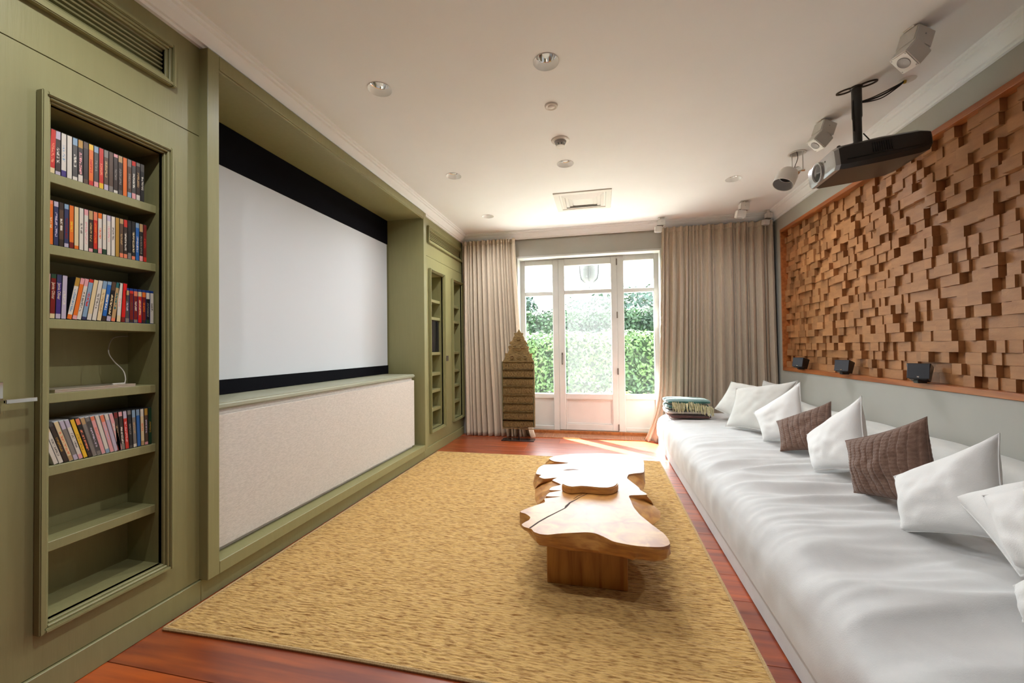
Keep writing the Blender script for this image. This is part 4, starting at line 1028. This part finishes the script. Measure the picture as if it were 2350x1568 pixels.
def leaves(fn, count, size, seed):
    rr = random.Random(seed); m = MB()
    for _ in range(count):
        p, nrm = fn(rr); nrm = (Vector(nrm)+Vector((rr.gauss(0, .5), rr.gauss(0, .5), rr.gauss(0, .5)))).normalized()
        t = nrm.orthogonal().normalized(); a = rr.random()*6.28; t = Matrix.Rotation(a, 3, nrm) @ t; b = nrm.cross(t); s_ = size*rr.uniform(.6, 1.3); p = Vector(p)
        bi = len(m.v); m.v += [p-t*s_, p+b*s_*.5, p+t*s_, p-b*s_*.5]; m.f.append([bi, bi+1, bi+2, bi+3])
    return m
def hedge(name, x0, x1, y0, y1, z1, count, size, mat, label, seed, bumpy=.12):
    h_ = empty(name, ((x0+x1)/2, (y0+y1)/2, -.06), label, 'hedge')
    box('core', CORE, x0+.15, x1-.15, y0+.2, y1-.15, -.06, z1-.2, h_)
    def fn(rr):
        if rr.random() < .75:
            x = rr.uniform(x0, x1); z = -.05+(z1+.05)*rr.random()
            y = y0 + bumpy*noise.noise(Vector((x*1.3, z*1.5, seed))) + rr.uniform(-.03, .12); return (x, y, z), (0, -1, .3)
        x = rr.uniform(x0, x1); y = rr.uniform(y0, y1); return (x, y, z1+bumpy*.6*noise.noise(Vector((x*1.7, y*1.7, seed)))+rr.uniform(-.1, .05)), (0, -.3, 1)
    leaves(fn, count, size, seed).build('foliage', mat, h_, recalc=False)['kind'] = 'stuff'
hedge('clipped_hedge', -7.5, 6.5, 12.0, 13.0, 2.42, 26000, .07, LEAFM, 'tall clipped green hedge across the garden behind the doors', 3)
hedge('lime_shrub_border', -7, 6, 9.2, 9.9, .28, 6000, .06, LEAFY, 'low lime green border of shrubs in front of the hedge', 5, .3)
def bush(name, c, rx, rz, count, size, mat, label, seed, cat='shrub'):
    b = empty(name, (c[0], c[1], -.06), label, cat)
    MB().tube([(c[0], c[1], -.06), (c[0]+.05, c[1], c[2])], [.06+rx*.03, .03], 7).build('stem', pmat('bark', (.10, .07, .05), (.16, .12, .08), ns=12, rough=.9), b)
    def fn(rr):
        d = Vector((rr.gauss(0, 1), rr.gauss(0, 1), rr.gauss(0, 1))).normalized(); k = (1+.25*noise.noise(d*2+Vector((seed, 0, 0))))*rr.uniform(.7, 1.02)
        return (c[0]+d.x*rx*k, c[1]+d.y*rx*k, max(-.04, c[2]+d.z*rz*k)), d
    leaves(fn, count, size, seed).build('foliage', mat, b, recalc=False)['kind'] = 'stuff'
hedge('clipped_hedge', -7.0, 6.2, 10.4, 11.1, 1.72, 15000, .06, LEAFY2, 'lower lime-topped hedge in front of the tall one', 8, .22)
bush('garden_tree', (1.1, 16.5, 2.7), 2.0, 1.0, 3800, .10, LEAFB, 'dark blue-green tree crown beyond the hedge on the right', 23, 'tree')
bush('garden_tree', (-3.4, 17, 2.7), .8, 1.2, 2600, .10, LEAFB, 'narrow tree crown beyond the hedge on the left', 24, 'tree')
bush('garden_tree', (-1.0, 21, 2.9), 1.5, 1.0, 3000, .10, LEAFB, 'rounded tree crown beyond the hedge behind the middle door', 25, 'tree')
# lantern hanging outside above the door
ln = empty('porch_lantern', (-.17, 7.2, 2.40), 'pale glass lantern hanging outside above the garden door', 'lantern')
LW = plain('lantern_grey_metal', (.035, .035, .037), .5); LG = plain('lantern_frosted_glass', (.07, .07, .073), .5)
Ml_ = Matrix.Translation((-.172, 7.2, 0))
MB().lathe([(.03, 2.505), (.08, 2.52), (.13, 2.57), (.15, 2.66), (.155, 2.80), (.155, 2.98)], 28, Ml_).build('glass_shade', LG, ln, smooth=True)
for k in range(4):
    a = k*math.pi/2+.0; d = Vector((math.cos(a), math.sin(a), 0))
    MB().tube([Vector((-.172, 7.2, z_))+d*r_ for r_, z_ in ((.032, 2.50), (.085, 2.518), (.136, 2.57), (.156, 2.66), (.161, 2.80), (.161, 2.99))], .014, 6).build('rib', LW, ln, smooth=True)
MB().lathe([(.001, 2.40), (.014, 2.405), (.012, 2.43), (.03, 2.46), (.06, 2.50), (.075, 2.515), (.001, 2.52)], 20, Ml_).build('finial', LW, ln, smooth=True)
MB().lathe([(.17, 2.98), (.165, 3.0), (.06, 3.08), (.012, 3.12), (.012, 3.3), (.001, 3.3)], 24, Ml_).build('cap', LW, ln, smooth=True)
MB().tube([(-.172, 7.2, 3.28), (-.172, 6.75, 3.28)], .014, 8).build('bracket', LW, ln, smooth=True)
